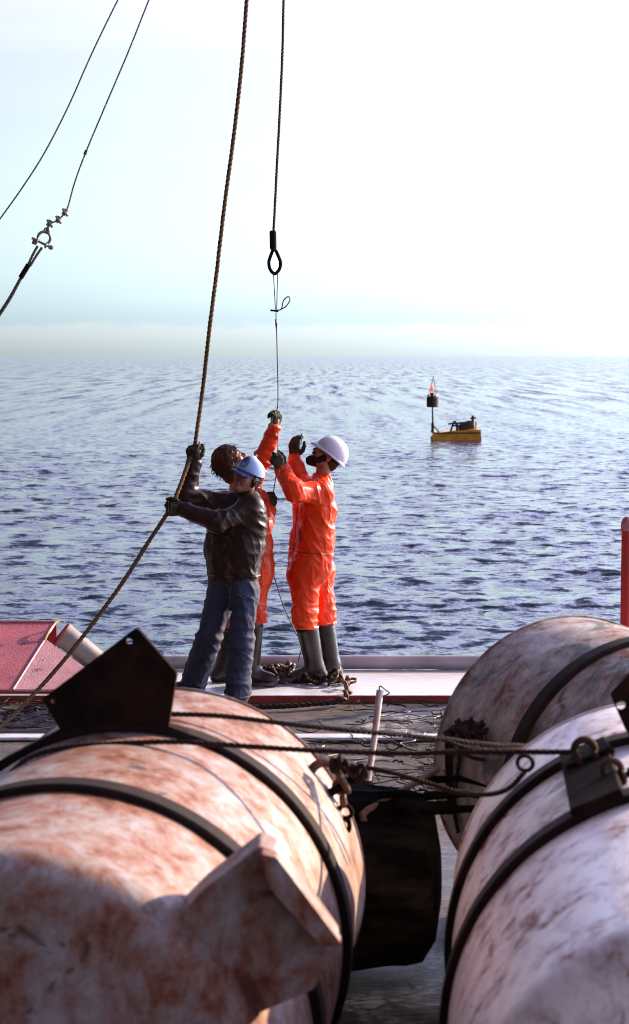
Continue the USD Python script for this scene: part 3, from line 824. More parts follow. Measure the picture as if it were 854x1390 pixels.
def nets(D, origin, h):
    """Naive surface nets of the zero level of D."""
    ins = D < 0
    nx, ny, nz = D.shape
    c = [ins[i:nx - 1 + i, j:ny - 1 + j, k:nz - 1 + k] for i in (0, 1) for j in (0, 1) for k in (0, 1)]
    cnt = sum(x.astype(np.int8) for x in c)
    act = np.argwhere((cnt > 0) & (cnt < 8))
    num = -np.ones((nx - 1, ny - 1, nz - 1), np.int64)
    num[tuple(act.T)] = np.arange(len(act))
    acc, n = np.zeros((len(act), 3)), np.zeros(len(act))
    corners = [(i, j, k) for i in (0, 1) for j in (0, 1) for k in (0, 1)]
    val = {q: D[act[:, 0] + q[0], act[:, 1] + q[1], act[:, 2] + q[2]] for q in corners}
    for a in corners:
        for ax in range(3):
            if a[ax] == 0:
                b = tuple(1 if t == ax else a[t] for t in range(3))
                m = (val[a] < 0) != (val[b] < 0)
                t = np.where(m, val[a] / np.where(val[a] == val[b], 1, val[a] - val[b]), 0)
                p = np.array(a, float)[None] + t[:, None] * np.eye(3)[ax]
                acc += np.where(m[:, None], p, 0)
                n += m
    v = origin + h * (act + acc / n[:, None])
    faces = []
    for ax in range(3):
        u, w = [(1, 2), (2, 0), (0, 1)][ax]
        s0, s1 = [slice(None)] * 3, [slice(None)] * 3
        s0[ax], s1[ax] = slice(0, -1), slice(1, None)
        A_, B_ = ins[tuple(s0)], ins[tuple(s1)]
        e = np.argwhere(A_ != B_)
        e = e[(e[:, u] > 0) & (e[:, w] > 0) & (e[:, u] < D.shape[u] - 1) & (e[:, w] < D.shape[w] - 1)]
        flip = ~A_[tuple(e.T)]
        du, dw = np.eye(3, dtype=int)[u], np.eye(3, dtype=int)[w]
        q = np.stack([num[tuple((e - x).T)] for x in (du + dw, dw, 0 * du, du)], 1)
        q[flip] = q[flip][:, ::-1]
        faces.append(q)
    q = np.vstack(faces)
    q = q[(q >= 0).all(1)]
    return trimesh.Trimesh(v, np.vstack([q[:, [0, 1, 2]], q[:, [0, 2, 3]]]), process=False)


def sdf(prims, h, k=0.03, pad=0.03):
    """prims: (a, b, ra, rb[, op[, k]]) round cones; op '+' joins smoothly, '-' carves. (a, R, radii, 'e'[, op, k]) are ellipsoids with axes the columns of R."""
    lo, hi = np.full(3, 1e9), np.full(3, -1e9)
    for p in prims:
        if isinstance(p[3], str):
            r = max(p[2])
            lo, hi = np.minimum(lo, p[0] - r), np.maximum(hi, p[0] + r)
        elif not (len(p) > 4 and p[4] == "-"):
            r = max(p[2], p[3])
            lo, hi = np.minimum(lo, np.minimum(p[0], p[1]) - r), np.maximum(hi, np.maximum(p[0], p[1]) + r)
    lo, hi = lo - pad, hi + pad
    n = np.ceil((hi - lo) / h).astype(int) + 1
    D = np.full(n, 0.12, np.float32)
    ax = [lo[i] + h * np.arange(n[i]) for i in range(3)]
    for p in prims:
        el = isinstance(p[3], str)
        op = (p[4] if len(p) > 4 else "+")
        kk = p[5] if len(p) > 5 else k
        if el:
            r = max(p[2])
            b0, b1 = p[0] - r, p[0] + r
        else:
            r = max(p[2], p[3])
            b0, b1 = np.minimum(p[0], p[1]) - r, np.maximum(p[0], p[1]) + r
        m = 0.05 + kk
        i0 = np.clip(((b0 - m - lo) / h).astype(int), 0, n - 1)
        i1 = np.clip(((b1 + m - lo) / h).astype(int) + 2, 1, n)
        X, Y, Z = np.meshgrid(*[ax[i][i0[i]:i1[i]] for i in range(3)], indexing="ij")
        P = np.stack([X, Y, Z], -1)
        if el:
            L = (P - p[0]) @ np.asarray(p[1])
            rr = np.asarray(p[2], float)
            k0 = np.linalg.norm(L / rr, axis=-1)
            k1 = np.linalg.norm(L / rr ** 2, axis=-1)
            d = k0 * (k0 - 1) / np.maximum(k1, 1e-6)
        else:
            ba = p[1] - p[0]
            t = np.clip(((P - p[0]) @ ba) / max(ba @ ba, 1e-9), 0, 1)
            d = np.linalg.norm(P - p[0] - t[..., None] * ba, axis=-1) - (p[2] + t * (p[3] - p[2]))
        S = tuple(slice(i0[i], i1[i]) for i in range(3))
        o = D[S]
        if op == "-":
            hh = np.maximum(kk - np.abs(o + d), 0) / kk
            D[S] = np.maximum(o, -d) + hh * hh * kk / 4
        else:
            hh = np.maximum(kk - np.abs(o - d), 0) / kk
            D[S] = np.minimum(o, d) - hh * hh * kk / 4
    return D, lo, h


def skin_of(prims, h, k=0.03, smooth=2):
    m = nets(*sdf(prims, h, k))
    if smooth:
        trimesh.smoothing.filter_taubin(m, iterations=smooth * 2)
    return m


def normals_of(m):
    n = np.zeros_like(m.vertices)
    f, v = m.faces, m.vertices
    c = np.cross(v[f[:, 1]] - v[f[:, 0]], v[f[:, 2]] - v[f[:, 0]])
    for k in range(3):
        np.add.at(n, f[:, k], c)
    return n / np.maximum(np.linalg.norm(n, axis=1, keepdims=True), 1e-12)


def wrinkle(m, seed, amp=0.012, joints=(), soft=0.02, fold_scale=(11, 11, 6)):
    """Cloth folds: soft sag, sharp creases, and bunching round the joints (point, axis, reach, depth)."""
    v = np.array(m.vertices)
    n = normals_of(m)
    w = np.stack([noise(v * 4 + 10, seed + k) for k in range(3)], 1) - 0.5
    q = (v + 0.11 * w) * np.asarray(fold_scale)
    q = q + np.stack([0.5 * q[:, 2], 0 * q[:, 0], 0.25 * q[:, 0]], 1)
    r = 1 - np.abs(2 * noise(q, seed + 5) - 1)
    d = soft * (fbm(v * 5, 3, seed + 9) - 0.5) + amp * (r ** 3 - 0.25)
    r2 = 1 - np.abs(2 * noise(q * 2.1 + 7, seed + 6) - 1)
    d += amp * 0.45 * (r2 ** 3 - 0.25)
    for (p, a, reach_, depth) in joints:
        rel = v - p
        g = np.exp(-(rel ** 2).sum(1) / reach_ ** 2)
        s = rel @ unit(a)
        ph = s * 85 + 5.0 * noise(v * 6, seed + 3) + 3 * noise(v * 13, seed + 4)
        d += depth * g * (np.abs(np.sin(ph / 2)) * -1.6 + 1.0)
    m.vertices = v + n * d[:, None]
    return m


def clip_above(m, point, normal):
    """Cuts a garment open at a plane, keeping the side the normal points to."""
    return trimesh.intersections.slice_mesh_plane(m, normal, point)


def glove(wrist, fwd, thumb, curl, seed, size=1.0, cuff=None, spread=0.0, thumb_in=0.6):
    """A work glove: palm, four unequal fingers of three bones each, a thumb from the palm's side, and a cuff.
    fwd runs along the palm, thumb across it towards the thumb; fingers curl towards fwd x thumb (the palm's side)."""
    x = unit(fwd)
    y = unit(thumb - x * (np.asarray(thumb) @ x))
    z = np.cross(x, y)                                     # out of the palm, where the fingers close
    R = np.stack([x, y, z], 1)
    g = rng(seed)
    T = lambda p: wrist + R @ (np.asarray(p, float) * size)
    P = []
    for yy in (-0.030, -0.010, 0.010, 0.030):
        P.append((T((0.012, yy * 0.7, 0)), T((0.088, yy, 0)), 0.019 * size, 0.0165 * size))
    lens = [(0.034, 0.024, 0.020), (0.042, 0.029, 0.022), (0.045, 0.031, 0.023), (0.039, 0.027, 0.021)]
    for k, yy in enumerate((-0.033, -0.011, 0.011, 0.033)):
        p = np.array([0.088 - 0.006 * abs(k - 2), yy, 0.0])
        ang = 0.0
        r = [0.0135, 0.0125, 0.0115, 0.0102]
        for j in range(3):
            ang += curl * (0.95, 1.15, 0.85)[j] * (1 + 0.12 * g.standard_normal())
            q = p + lens[k][j] * np.array([math.cos(ang), spread * (k - 1.5) * 0.3, math.sin(ang)])
            P.append((T(p), T(q), r[j] * size, r[j + 1] * size, "+", 0.007))
            p = q
    a, b = np.array([0.028, 0.030, 0.006]), np.array([0.055, 0.058, 0.022])
    P.append((T(a), T(b), 0.019 * size, 0.0155 * size, "+", 0.012))
    c = b + np.array([0.030, 0.012 - 0.018 * thumb_in, 0.012 + 0.014 * thumb_in])
    d = c + np.array([0.022, 0.002 - 0.020 * thumb_in, 0.008 + 0.012 * thumb_in])
    P += [(T(b), T(c), 0.0145 * size, 0.0135 * size, "+", 0.006), (T(c), T(d), 0.013 * size, 0.011 * size, "+", 0.006)]
    back = unit(cuff) if cuff is not None else -x
    P += [(wrist + R @ np.array([0.012, 0, 0]), wrist + back * 0.035, 0.033 * size, 0.036 * size, "+", 0.02), (wrist + back * 0.035, wrist + back * 0.085, 0.037 * size, 0.046 * size, "+", 0.012)]
    m = skin_of(P, 0.0042, 0.016, 1)
    v, n = np.array(m.vertices), normals_of(m)
    m.vertices = v + n * (0.0035 * (fbm(v * 45, 3, seed) - 0.5) + 0.002 * (noise(v * 110, seed + 1) - 0.5))[:, None]
    return m, T((0.074, 0.0, 0.034))


def head_prims(c, f, u):
    f = unit(f)
    l = unit(np.cross(u, f))
    u = np.cross(f, l)
    R = np.stack([f, l, u], 1)
    T = lambda x, y, z: c + R @ np.array([x, y, z])
    P = [(T(-0.012, 0, 0.035), R, (0.097, 0.077, 0.088), "e"),
         (T(0.015, 0, -0.035), T(0.064, 0, -0.088), 0.060, 0.030, "+", 0.03)]
    for s in (-1, 1):
        P += [(T(-0.012, s * 0.048, -0.055), T(0.058, s * 0.016, -0.088), 0.024, 0.022, "+", 0.025),
              (T(0.080, s * 0.012, 0.036), T(0.070, s * 0.048, 0.034), 0.014, 0.012, "+", 0.014),
              (T(0.058, s * 0.042, -0.012), T(0.062, s * 0.036, -0.03), 0.026, 0.022, "+", 0.02)]
    P += [(T(0.086, 0, 0.024), T(0.108, 0, -0.014), 0.009, 0.0135, "+", 0.012)]
    for s in (-1, 1):
        P += [(T(0.098, s * 0.010, -0.018), T(0.096, s * 0.011, -0.018), 0.0085, 0.0085, "+", 0.008),
              (T(0.101, s * 0.033, 0.014), T(0.101, s * 0.030, 0.014), 0.0125, 0.0125, "-", 0.010)]
    P += [(T(0.085, -0.018, -0.046), T(0.085, 0.018, -0.046), 0.0085, 0.0085, "+", 0.009),
          (T(0.083, -0.015, -0.059), T(0.083, 0.015, -0.059), 0.0095, 0.0095, "+", 0.009)]
    for s in (-1, 1):
        P.append((T(-0.008, s * 0.080, 0.002), frame_of(u, f) if False else R @ np.array([[1, 0, 0], [0, 1, 0], [0, 0, 1.0]]), (0.020, 0.010, 0.032), "e", "+", 0.008))
    return P, R, T


def eyes(T, parent):
    for s in (-1, 1):
        e = trimesh.creation.icosphere(2, 0.0118)
        e.apply_translation(T(0.080, s * 0.032, 0.014))
        q = obj("eye", e, "eye_white", parent, smooth=True)
        i = trimesh.creation.icosphere(2, 0.0062)
        i.apply_translation(T(0.0872, s * 0.032, 0.0145))
        obj("iris", i, "hair_dark", q, smooth=True)


def locks(T, R, spots, seed, n, length, r=0.006):
    """Short tufts of hair laid over the head."""
    g = rng(seed)
    out = []
    for _ in range(n):
        p, d = spots(g)
        a = T(*p)
        d = unit(d) * length * g.uniform(0.7, 1.3)
        b = a + R @ (d * 0.5) + R @ (g.standard_normal(3) * 0.006)
        c_ = a + R @ d + R @ (g.standard_normal(3) * 0.010)
        out.append(tube([a, b, c_], [r, r * 0.9, r * 0.25], 5))
    return out


def limb_suit(J, loose=1.0):
    """Round cones of a loose one-piece suit on the joints J."""
    l, f = J["lat"], J["fwd"]
    P = []
    ch, be, pe, nb = J["chest"], J["belly"], J["pelvis"], J["neck"]
    for s in (-1, 1):
        o = s * l
        P += [(ch + o * 0.085 * loose, be + o * 0.075, 0.122 * loose, 0.122 * loose), (be + o * 0.075, pe + o * 0.075, 0.122 * loose, 0.135 * loose),
              (nb + o * 0.045, ch + o * 0.10, 0.070, 0.115 * loose)]
    for s in "LR":
        sh, el, wr, hp, kn, an = (J[k + s] for k in ("shoulder", "elbow", "wrist", "hip", "knee", "ankle"))
        P += [(nb + (sh - nb) * 0.25 - [0, 0, 0.015], sh, 0.062, 0.078 * loose), (sh, el, 0.078 * loose, 0.062 * loose), (el, wr, 0.062 * loose, 0.050 * loose),
              (pe + (hp - pe) * 0.7, hp, 0.125 * loose, 0.112 * loose), (hp, kn, 0.112 * loose, 0.086 * loose), (kn, an, 0.084 * loose, 0.070 * loose)]
    return P


def body_prims(J, hp_):
    """The body under the clothes, one continuous figure from head to feet and finger roots."""
    P = [(a, b, ra * 0.74, rb * 0.74) for a, b, ra, rb in limb_suit(J)]
    for s in "LR":
        P += [(J["wrist" + s], J["palm" + s], 0.026, 0.022), (J["ankle" + s], J["toe" + s] * 0.4 + J["ankle" + s] * 0.6 - [0, 0, 0.02], 0.042, 0.034)]
    P.append((J["neck"] - [0, 0, 0.02], J["head"] + (J["neck"] - J["head"]) * 0.35, 0.060, 0.056))
    return P + hp_


def boot_mesh(an, kn, toe, top, shaft=0.068, flare=1.0, foot=True):
    """A rubber boot: shaft up the shin, heel, instep and toe on a flat sole."""
    d = unit((toe - an) * [1, 1, 0])
    z0 = toe[2]
    heel = np.array([an[0], an[1], 0]) - d * 0.045 + [0, 0, z0 + 0.045]
    ball = np.array([an[0], an[1], 0]) + d * 0.135 + [0, 0, z0 + 0.042]
    tip = np.array([an[0], an[1], 0]) + d * 0.185 + [0, 0, z0 + 0.040]
    t = an + (kn - an) * top
    P = [(an, t, shaft * 0.92, shaft * 1.1 * flare, "+", 0.03), (an, heel, shaft * 0.8, 0.045), (heel, ball, 0.044, 0.044, "+", 0.04), (ball, tip, 0.044, 0.036), (an, ball, shaft * 0.75, 0.042, "+", 0.05)]
    P += [(heel - [0, 0, 0.030], tip - [0, 0, 0.028], 0.012, 0.012, "+", 0.006)]
    side = np.cross([0, 0, 1.0], d)
    for s in (-1, 1):
        P.append((heel + side * s * 0.026 - [0, 0, 0.026], ball + side * s * 0.032 - [0, 0, 0.026], 0.018, 0.018, "+", 0.012))
    m = skin_of(P, 0.0065, 0.02, 1)
    m = clip_above(m, t - unit(kn - an) * shaft * 0.15, unit(an - kn))
    return m, t


simple("skin_ruddy", (0.30, 0.12, 0.075), (0.22, 0.08, 0.05), 18, 0.5, 0.0006)
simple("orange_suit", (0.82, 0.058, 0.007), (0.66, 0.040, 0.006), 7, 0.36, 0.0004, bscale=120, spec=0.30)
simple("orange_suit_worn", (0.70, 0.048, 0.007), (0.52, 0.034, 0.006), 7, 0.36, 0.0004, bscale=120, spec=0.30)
simple("suit_seam", (0.30, 0.016, 0.006), (0.2, 0.01, 0.005), 10, 0.5)
simple("boot_rubber", (0.012, 0.009, 0.007), (0.022, 0.014, 0.009), 12, 0.3, 0.001, spec=0.6)
simple("glove_olive", (0.055, 0.048, 0.026), (0.022, 0.018, 0.010), 30, 0.8, 0.002, bscale=90, spec=0.2)
simple("glove_cuff", (0.085, 0.095, 0.060), (0.04, 0.042, 0.026), 30, 0.8, 0.001)
simple("jacket_brown", (0.022, 0.006, 0.003), (0.013, 0.004, 0.002), 9, 0.38, 0.0006, bscale=70, spec=0.34)
simple("jeans_blue", (0.029, 0.033, 0.074), (0.017, 0.018, 0.038), 10, 0.8, 0.001, bscale=160)
simple("jeans_stitch", (0.09, 0.08, 0.09), (0.06, 0.05, 0.06), 20, 0.8)
simple("hair_brown", (0.085, 0.026, 0.011), (0.04, 0.013, 0.006), 40, 0.6, 0.002, bscale=150, spec=0.2)
simple("hair_dark", (0.018, 0.008, 0.005), (0.010, 0.005, 0.003), 40, 0.6, 0.002, bscale=150, spec=0.2)
simple("eye_white", (0.5, 0.46, 0.42), (0.4, 0.36, 0.32), 30, 0.25)
simple("helmet_white", (0.52, 0.49, 0.58), (0.44, 0.41, 0.47), 9, 0.28, spec=0.5, lo=0.5, hi=0.8)
simple("cap_blue", (0.30, 0.42, 0.66), (0.24, 0.34, 0.56), 12, 0.8)
simple("cap_visor", (0.045, 0.035, 0.20), (0.03, 0.025, 0.14), 12, 0.6)
simple("cap_badge", (0.03, 0.06, 0.14), (0.02, 0.05, 0.10), 12, 0.7)
simple("leather_belt", (0.02, 0.012, 0.008), (0.01, 0.007, 0.005), 12, 0.45)


def fill_between(J):
    J["belly"] = J.get("belly", (J["chest"] + J["pelvis"]) / 2)
    for s in "LR":
        J["palm" + s] = J["wrist" + s] + unit(J["wrist" + s] - J["elbow" + s]) * 0.06
    return J


def make_body(t, J, hf, hu, mat="skin_ruddy"):
    hp, R, T = head_prims(J["head"], hf, hu)
    m = skin_of(body_prims(J, hp), 0.0075, 0.03, 0)
    fine = skin_of(hp + [(J["neck"] - [0, 0, 0.02], J["head"] + (J["neck"] - J["head"]) * 0.35, 0.060, 0.056)], 0.0042, 0.03, 1) if False else None
    obj("body", m, mat, t, smooth=True)
    eyes(T, t)
    return R, T


def collar(J, t, mat, R, r=0.066, up=0.03):
    ax = unit(J["head"] - J["neck"])
    c0 = J["neck"] + ax * 0.025
    prof = [(r + 0.018, -0.03), (r + 0.012, 0.0), (r + 0.006, up), (r - 0.006, up + 0.004), (r - 0.012, 0.0)]
    m = lathe(prof[::-1], c0, ax, 40)
    v = np.array(m.vertices)
    m.vertices = v + 0.012 * (np.stack([noise(v * 16, k) for k in range(3)], 1) - 0.5)
    return obj("collar", m, mat, t, smooth=40)


# --- the man in the white helmet --------------------------------------------------------------------
DR = 14.02
JR = dict(lat=unit([0.30, -0.95, 0]), fwd=unit([-0.95, -0.30, 0]))
JR["pelvis"], JR["belly"], JR["chest"], JR["neck"], JR["head"] = W(421, 768, DR), W(424, 730, DR), W(427, 690, DR), W(436, 654, DR), W(443, 620, DR)
lat = JR["lat"]
JR["shoulderL"], JR["shoulderR"] = JR["chest"] + lat * 0.17 + [0.0, 0, 0.135], JR["chest"] - lat * 0.17 + [0.02, 0, 0.135]
JR["elbowL"] = reach(JR["shoulderL"], 401, 668, 0.29, -1)
JR["wristL"] = reach(JR["elbowL"], 383, 637, 0.25, 1)
JR["elbowR"] = reach(JR["shoulderR"], 409, 660, 0.29, -1)
JR["wristR"] = reach(JR["elbowR"], 400, 622, 0.25, 1)
JR["hipL"], JR["hipR"] = W(413, 776, DR - 0.07), W(432, 776, DR + 0.09)
JR["kneeL"], JR["kneeR"] = W(414, 836, DR - 0.13), W(437, 832, DR + 0.10)
JR["ankleL"], JR["ankleR"] = W(428, 906, DR - 0.05), W(450, 902, DR + 0.12)
for s in "LR":
    JR["ankle" + s][2] = PLAT + 0.10
JR["toeL"], JR["toeR"] = JR["ankleL"] * [1, 1, 0] + [-0.18, -0.06, PLAT], JR["ankleR"] * [1, 1, 0] + [-0.17, -0.10, PLAT]
fill_between(JR)
pR = thing("person", "person in orange coverall and white hard hat looking up, gloved hands raised", "person", (JR["pelvis"][0], JR["pelvis"][1], PLAT))
hfR = unit([-0.76, -0.16, 0.63])
huR = unit([0.63, 0.05, 0.77])
RR, TR = make_body(pR, JR, hfR, huR)
suit = [(a, b, ra * 1.0, rb * 1.0) for a, b, ra, rb in limb_suit(JR, 1.06)]
m = skin_of(suit, 0.0075, 0.045, 1)
jl = [(JR["kneeL"], (0.1, 0, 1), 0.13, 0.012), (JR["kneeR"], (0.1, 0, 1), 0.13, 0.012), (JR["belly"], (0.1, 0, 1), 0.17, 0.010), (JR["elbowL"], (0, 0, 1), 0.10, 0.009), (JR["elbowR"], (0, 0, 1), 0.10, 0.009), (JR["pelvis"] - [0, 0, .08], (0.5, 0, 1), 0.16, 0.010)]
m = wrinkle(m, 3, 0.012, jl, 0.022)
m = clip_above(m, (0, 0, 0.455), (0, 0, 1))
cv = obj("coverall", m, "orange_suit", pR, smooth=True)
collar(JR, cv, "orange_suit", RR)


def seam(m, z, r, parent, mat, name="seam", tilt=(0, 0, 1), point=None):
    sec = m.section(plane_normal=tilt, plane_origin=(0, 0, z) if point is None else point)
    if sec is None:
        return
    for loop in sec.discrete:
        loop = np.asarray(loop)[:, :3]
        if len(loop) > 24:
            obj(name, tube(loop[:-1:2], r, 6, closed=True), mat, parent)


def surface_point(m, px, py, out=0.003):
    """The nearest point of a mesh on the line of sight."""
    r = unit(ray(px, py))
    q = m.vertices - CAM
    t = q @ r
    d = np.linalg.norm(q - t[:, None] * r, axis=1)
    near = np.where(d < 0.012)[0]
    k = near[np.argmin(t[near])]
    return CAM + r * (t[k] - out)


seam(m, 0.470, 0.008, cv, "orange_suit", "hem")
seam(m, 0, 0.0045, cv, "suit_seam", "waist_seam", (0.08, 0.02, 1), W(421, 748, DR))
obj("pocket_tear", tube([surface_point(m, *q) for q in ((407, 716), (406, 724), (408, 731), (407, 736))], [0.003, 0.008, 0.010, 0.004], 6), "suit_seam", cv)
obj("pocket_seam", tube([surface_point(m, *q) for q in ((402, 706), (414, 707), (414, 722), (403, 724))], 0.003, 6), "suit_seam", cv)
obj("chest_zip", tube([surface_point(m, 404 - 0.10 * (y - 690), y, 0.002) for y in range(690, 790, 8)], 0.0035, 6), "suit_seam", cv)
for k, s in enumerate("LR"):
    bm, top = boot_mesh(JR["ankle" + s], JR["knee" + s], JR["toe" + s], 0.80, 0.074, 1.06)
    bt = obj("boot", bm, "boot_rubber", pR, smooth=True)
    obj("boot_rim", torus(top - unit(JR["knee" + s] - JR["ankle" + s]) * 0.012, JR["knee" + s] - JR["ankle" + s], 0.083, 0.008, 32, 8), "boot_rubber", bt)
gm, gripL = glove(JR["wristL"], (-0.35, -0.5, 0.75), (0.25, -0.2, 0.9), 0.98, 21, 1.05, JR["elbowL"] - JR["wristL"])
obj("glove", gm, "glove_olive", pR, smooth=True)
gm, _ = glove(JR["wristR"], (-0.05, -0.1, 1.0), (0.75, -0.65, 0.1), 0.42, 22, 1.08, JR["elbowR"] - JR["wristR"])
obj("glove", gm, "glove_olive", pR, smooth=True)
# beard and hard hat
bp_ = [(TR(0.02, 0, -0.055), TR(0.078, 0, -0.098), 0.055, 0.034), (TR(0.02, 0.05, -0.02), TR(0.055, 0.02, -0.075), 0.030, 0.032), (TR(0.02, -0.05, -0.02), TR(0.055, -0.02, -0.075), 0.030, 0.032), (TR(0.094, 0.02, -0.036), TR(0.094, -0.02, -0.036), 0.009, 0.009, "+", 0.006)]
bm = skin_of(bp_, 0.005, 0.02, 1)
v = np.array(bm.vertices)
bm.vertices = v + normals_of(bm) * (0.016 * (fbm(v * 50, 3, 4) - 0.4))[:, None]
obj("beard", bm, "hair_dark", pR, smooth=True)
hm = skin_of([(TR(-0.035, 0, 0.02), RR, (0.080, 0.082, 0.085), "e"), (TR(-0.06, 0, -0.03), TR(-0.055, 0, -0.07), 0.05, 0.045)], 0.006, 0.02, 1)
v = np.array(hm.vertices)
hm.vertices = v + normals_of(hm) * (0.014 * (fbm(v * 45, 3, 14) - 0.4))[:, None]
obj("hair", hm, "hair_dark", pR, smooth=True)


def hard_hat(T, R, parent, tilt=0.10):
    n, rows = 64, 16
    th = np.linspace(0, 2 * np.pi, n, endpoint=False)
    V = []
    for j, a in enumerate(np.linspace(0, 1, rows)):                      # crown
        ang = a * np.pi / 2 * 1.0
        rr = math.sin(ang) ** 0.92
        for t_ in th:
            ridge = 1 + 0.035 * math.exp(-((math.sin(t_) * rr * 3.2) ** 2) * 6) * (1 - 0.2 * a)
            V.append(T(-0.012 + 0.136 * rr * math.cos(t_), 0.112 * rr * math.sin(t_), 0.040 + 0.128 * math.cos(ang) * ridge))
    ridge_r = [(1.0, 0.0), (1.10, -0.008), (1.12, -0.014), (1.10, -0.018), (0.97, -0.010)]
    for (s, dz) in ridge_r:                                              # rim, with the peak in front
        for t_ in th:
            pk = max(0, math.cos(t_)) ** 3
            e = 1.0 + (s - 1.0) * (0.55 + 1.7 * pk) if s > 1 else s
            V.append(T(-0.012 + 0.136 * e * math.cos(t_), 0.112 * e * math.sin(t_), 0.040 + dz * (1 + 1.2 * pk)))
    K = rows + len(ridge_r)
    idx = np.arange(K * n).reshape(K, n)
    q = np.stack([idx[:-1], np.roll(idx[:-1], -1, 1), np.roll(idx[1:], -1, 1), idx[1:]], -1).reshape(-1, 4)
    hh = obj("hard_hat", trimesh.Trimesh(np.array(V), np.vstack([q[:, [0, 2, 1]], q[:, [0, 3, 2]]]), process=False), "helmet_white", parent, smooth=45)
    obj("suspension", torus(T(-0.012, 0, 0.03), R[:, 2], 0.098, 0.008, 40, 6), "leather_belt", hh)


hard_hat(TR, RR, pR)

# --- the man behind, dark haired, one arm stretched up ------------------------------------------------
DM = 13.86
JM = dict(lat=unit([-0.25, 0.97, 0]), fwd=unit([0.97, 0.25, 0]))
JM["pelvis"], JM["belly"], JM["chest"], JM["neck"], JM["head"] = W(344, 772, DM), W(343, 735, DM), W(338, 700, DM), W(327, 660, DM), W(315, 627, DM)
lat = JM["lat"]
JM["shoulderL"], JM["shoulderR"] = JM["chest"] + lat * 0.16 + [0.03, 0, 0.17], JM["chest"] - lat * 0.17 + [0.02, 0, 0.125]
JM["wristL"] = W(373, 581, DM + 0.12)
JM["elbowL"] = reach(JM["shoulderL"], 357, 622, 0.28, 1)
JM["wristL"] = reach(JM["elbowL"], 372, 581, 0.25, -1)
JM["elbowR"] = reach(JM["shoulderR"], 357, 716, 0.28, -1)
JM["wristR"] = reach(JM["elbowR"], 365, 694, 0.25, 1)
JM["hipL"], JM["hipR"] = W(342, 780, DM + 0.10), W(347, 780, DM - 0.10)
JM["kneeL"], JM["kneeR"] = W(318, 845, DM + 0.12), W(345, 834, DM - 0.10)
JM["ankleL"], JM["ankleR"] = W(302, 908, DM + 0.1), W(341, 905, DM - 0.06)
for s in "LR":
    JM["ankle" + s][2] = PLAT + 0.10
JM["toeL"], JM["toeR"] = JM["ankleL"] * [1, 1, 0] + [0.17, 0.05, PLAT], JM["ankleR"] * [1, 1, 0] + [0.18, -0.03, PLAT]
fill_between(JM)
pM = thing("person", "bareheaded dark haired person in orange coverall stretching one gloved arm up the line", "person", (JM["pelvis"][0], JM["pelvis"][1], PLAT))
hfM = unit([0.80, 0.02, 0.58])
huM = unit([-0.58, 0.02, 0.80])
RM, TM = make_body(pM, JM, hfM, huM)
m = skin_of(limb_suit(JM, 1.0), 0.0075, 0.045, 1)
jl = [(JM["kneeR"], (0.1, 0, 1), 0.13, 0.012), (JM["belly"], (0.1, 0, 1), 0.17, 0.010), (JM["elbowL"], (0.3, 0, 1), 0.13, 0.008), (JM["wristL"], (0.3, 0, 1), 0.12, 0.006), (JM["elbowR"], (0, 0, 1), 0.10, 0.009), (JM["pelvis"] - [0, 0, .08], (0.5, 0, 1), 0.16, 0.010)]
m = wrinkle(m, 13, 0.012, jl, 0.022)
m = clip_above(m, (0, 0, 0.52), (0, 0, 1))
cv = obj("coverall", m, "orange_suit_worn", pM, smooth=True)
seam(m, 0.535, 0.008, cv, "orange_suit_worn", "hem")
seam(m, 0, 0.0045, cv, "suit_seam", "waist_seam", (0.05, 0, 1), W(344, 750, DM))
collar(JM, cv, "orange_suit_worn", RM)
for s in "LR":
    bm, top = boot_mesh(JM["ankle" + s], JM["knee" + s], JM["toe" + s], 0.84, 0.066, 1.05)
    bt = obj("boot", bm, "boot_rubber", pM, smooth=True)
    obj("boot_rim", torus(top - unit(JM["knee" + s] - JM["ankle" + s]) * 0.012, JM["knee" + s] - JM["ankle" + s], 0.074, 0.008, 32, 8), "boot_rubber", bt)
gm, gripM = glove(JM["wristL"], (0.25, -0.15, 0.9), (0.45, 0.1, 0.8), 1.02, 31, 1.05, JM["elbowL"] - JM["wristL"])
obj("glove", gm, "glove_olive", pM, smooth=True)
gm, _ = glove(JM["wristR"], (0.2, -0.1, 0.95), (0.6, 0.5, 0.3), 1.0, 32, 1.15, JM["elbowR"] - JM["wristR"])
obj("glove", gm, "glove_olive", pM, smooth=True)
hp_ = [(TM(-0.022, 0, 0.045), RM, (0.112, 0.100, 0.105), "e"), (TM(-0.06, 0, -0.01), TM(-0.065, 0, -0.085), 0.075, 0.060), (TM(-0.02, 0.075, 0.01), TM(-0.025, 0.07, -0.06), 0.034, 0.03), (TM(-0.02, -0.075, 0.01), TM(-0.025, -0.07, -0.06), 0.034, 0.03),
       (TM(0.10, 0, 0.0), TM(0.10, 0, -0.05), 0.06, 0.07, "-", 0.02)]
hm = skin_of(hp_, 0.0055, 0.025, 1)
v = np.array(hm.vertices)
hm.vertices = v + normals_of(hm) * (0.022 * (fbm(v * 34, 3, 24) - 0.45))[:, None]


def spots_m(g):
    a, b = g.uniform(-2.4, 2.4) + math.pi, g.uniform(-0.9, 1.2)
    p = np.array([-0.03 + 0.105 * math.cos(a) * math.cos(b), 0.095 * math.sin(a) * math.cos(b), 0.03 + 0.10 * math.sin(b)])
    return p, np.array([-0.5 + 0.5 * math.cos(a), 0.5 * math.sin(a), -0.9])


obj("hair", trimesh.util.concatenate([hm] + locks(TM, RM, spots_m, 8, 420, 0.036, 0.0036)), "hair_brown", pM, smooth=True)

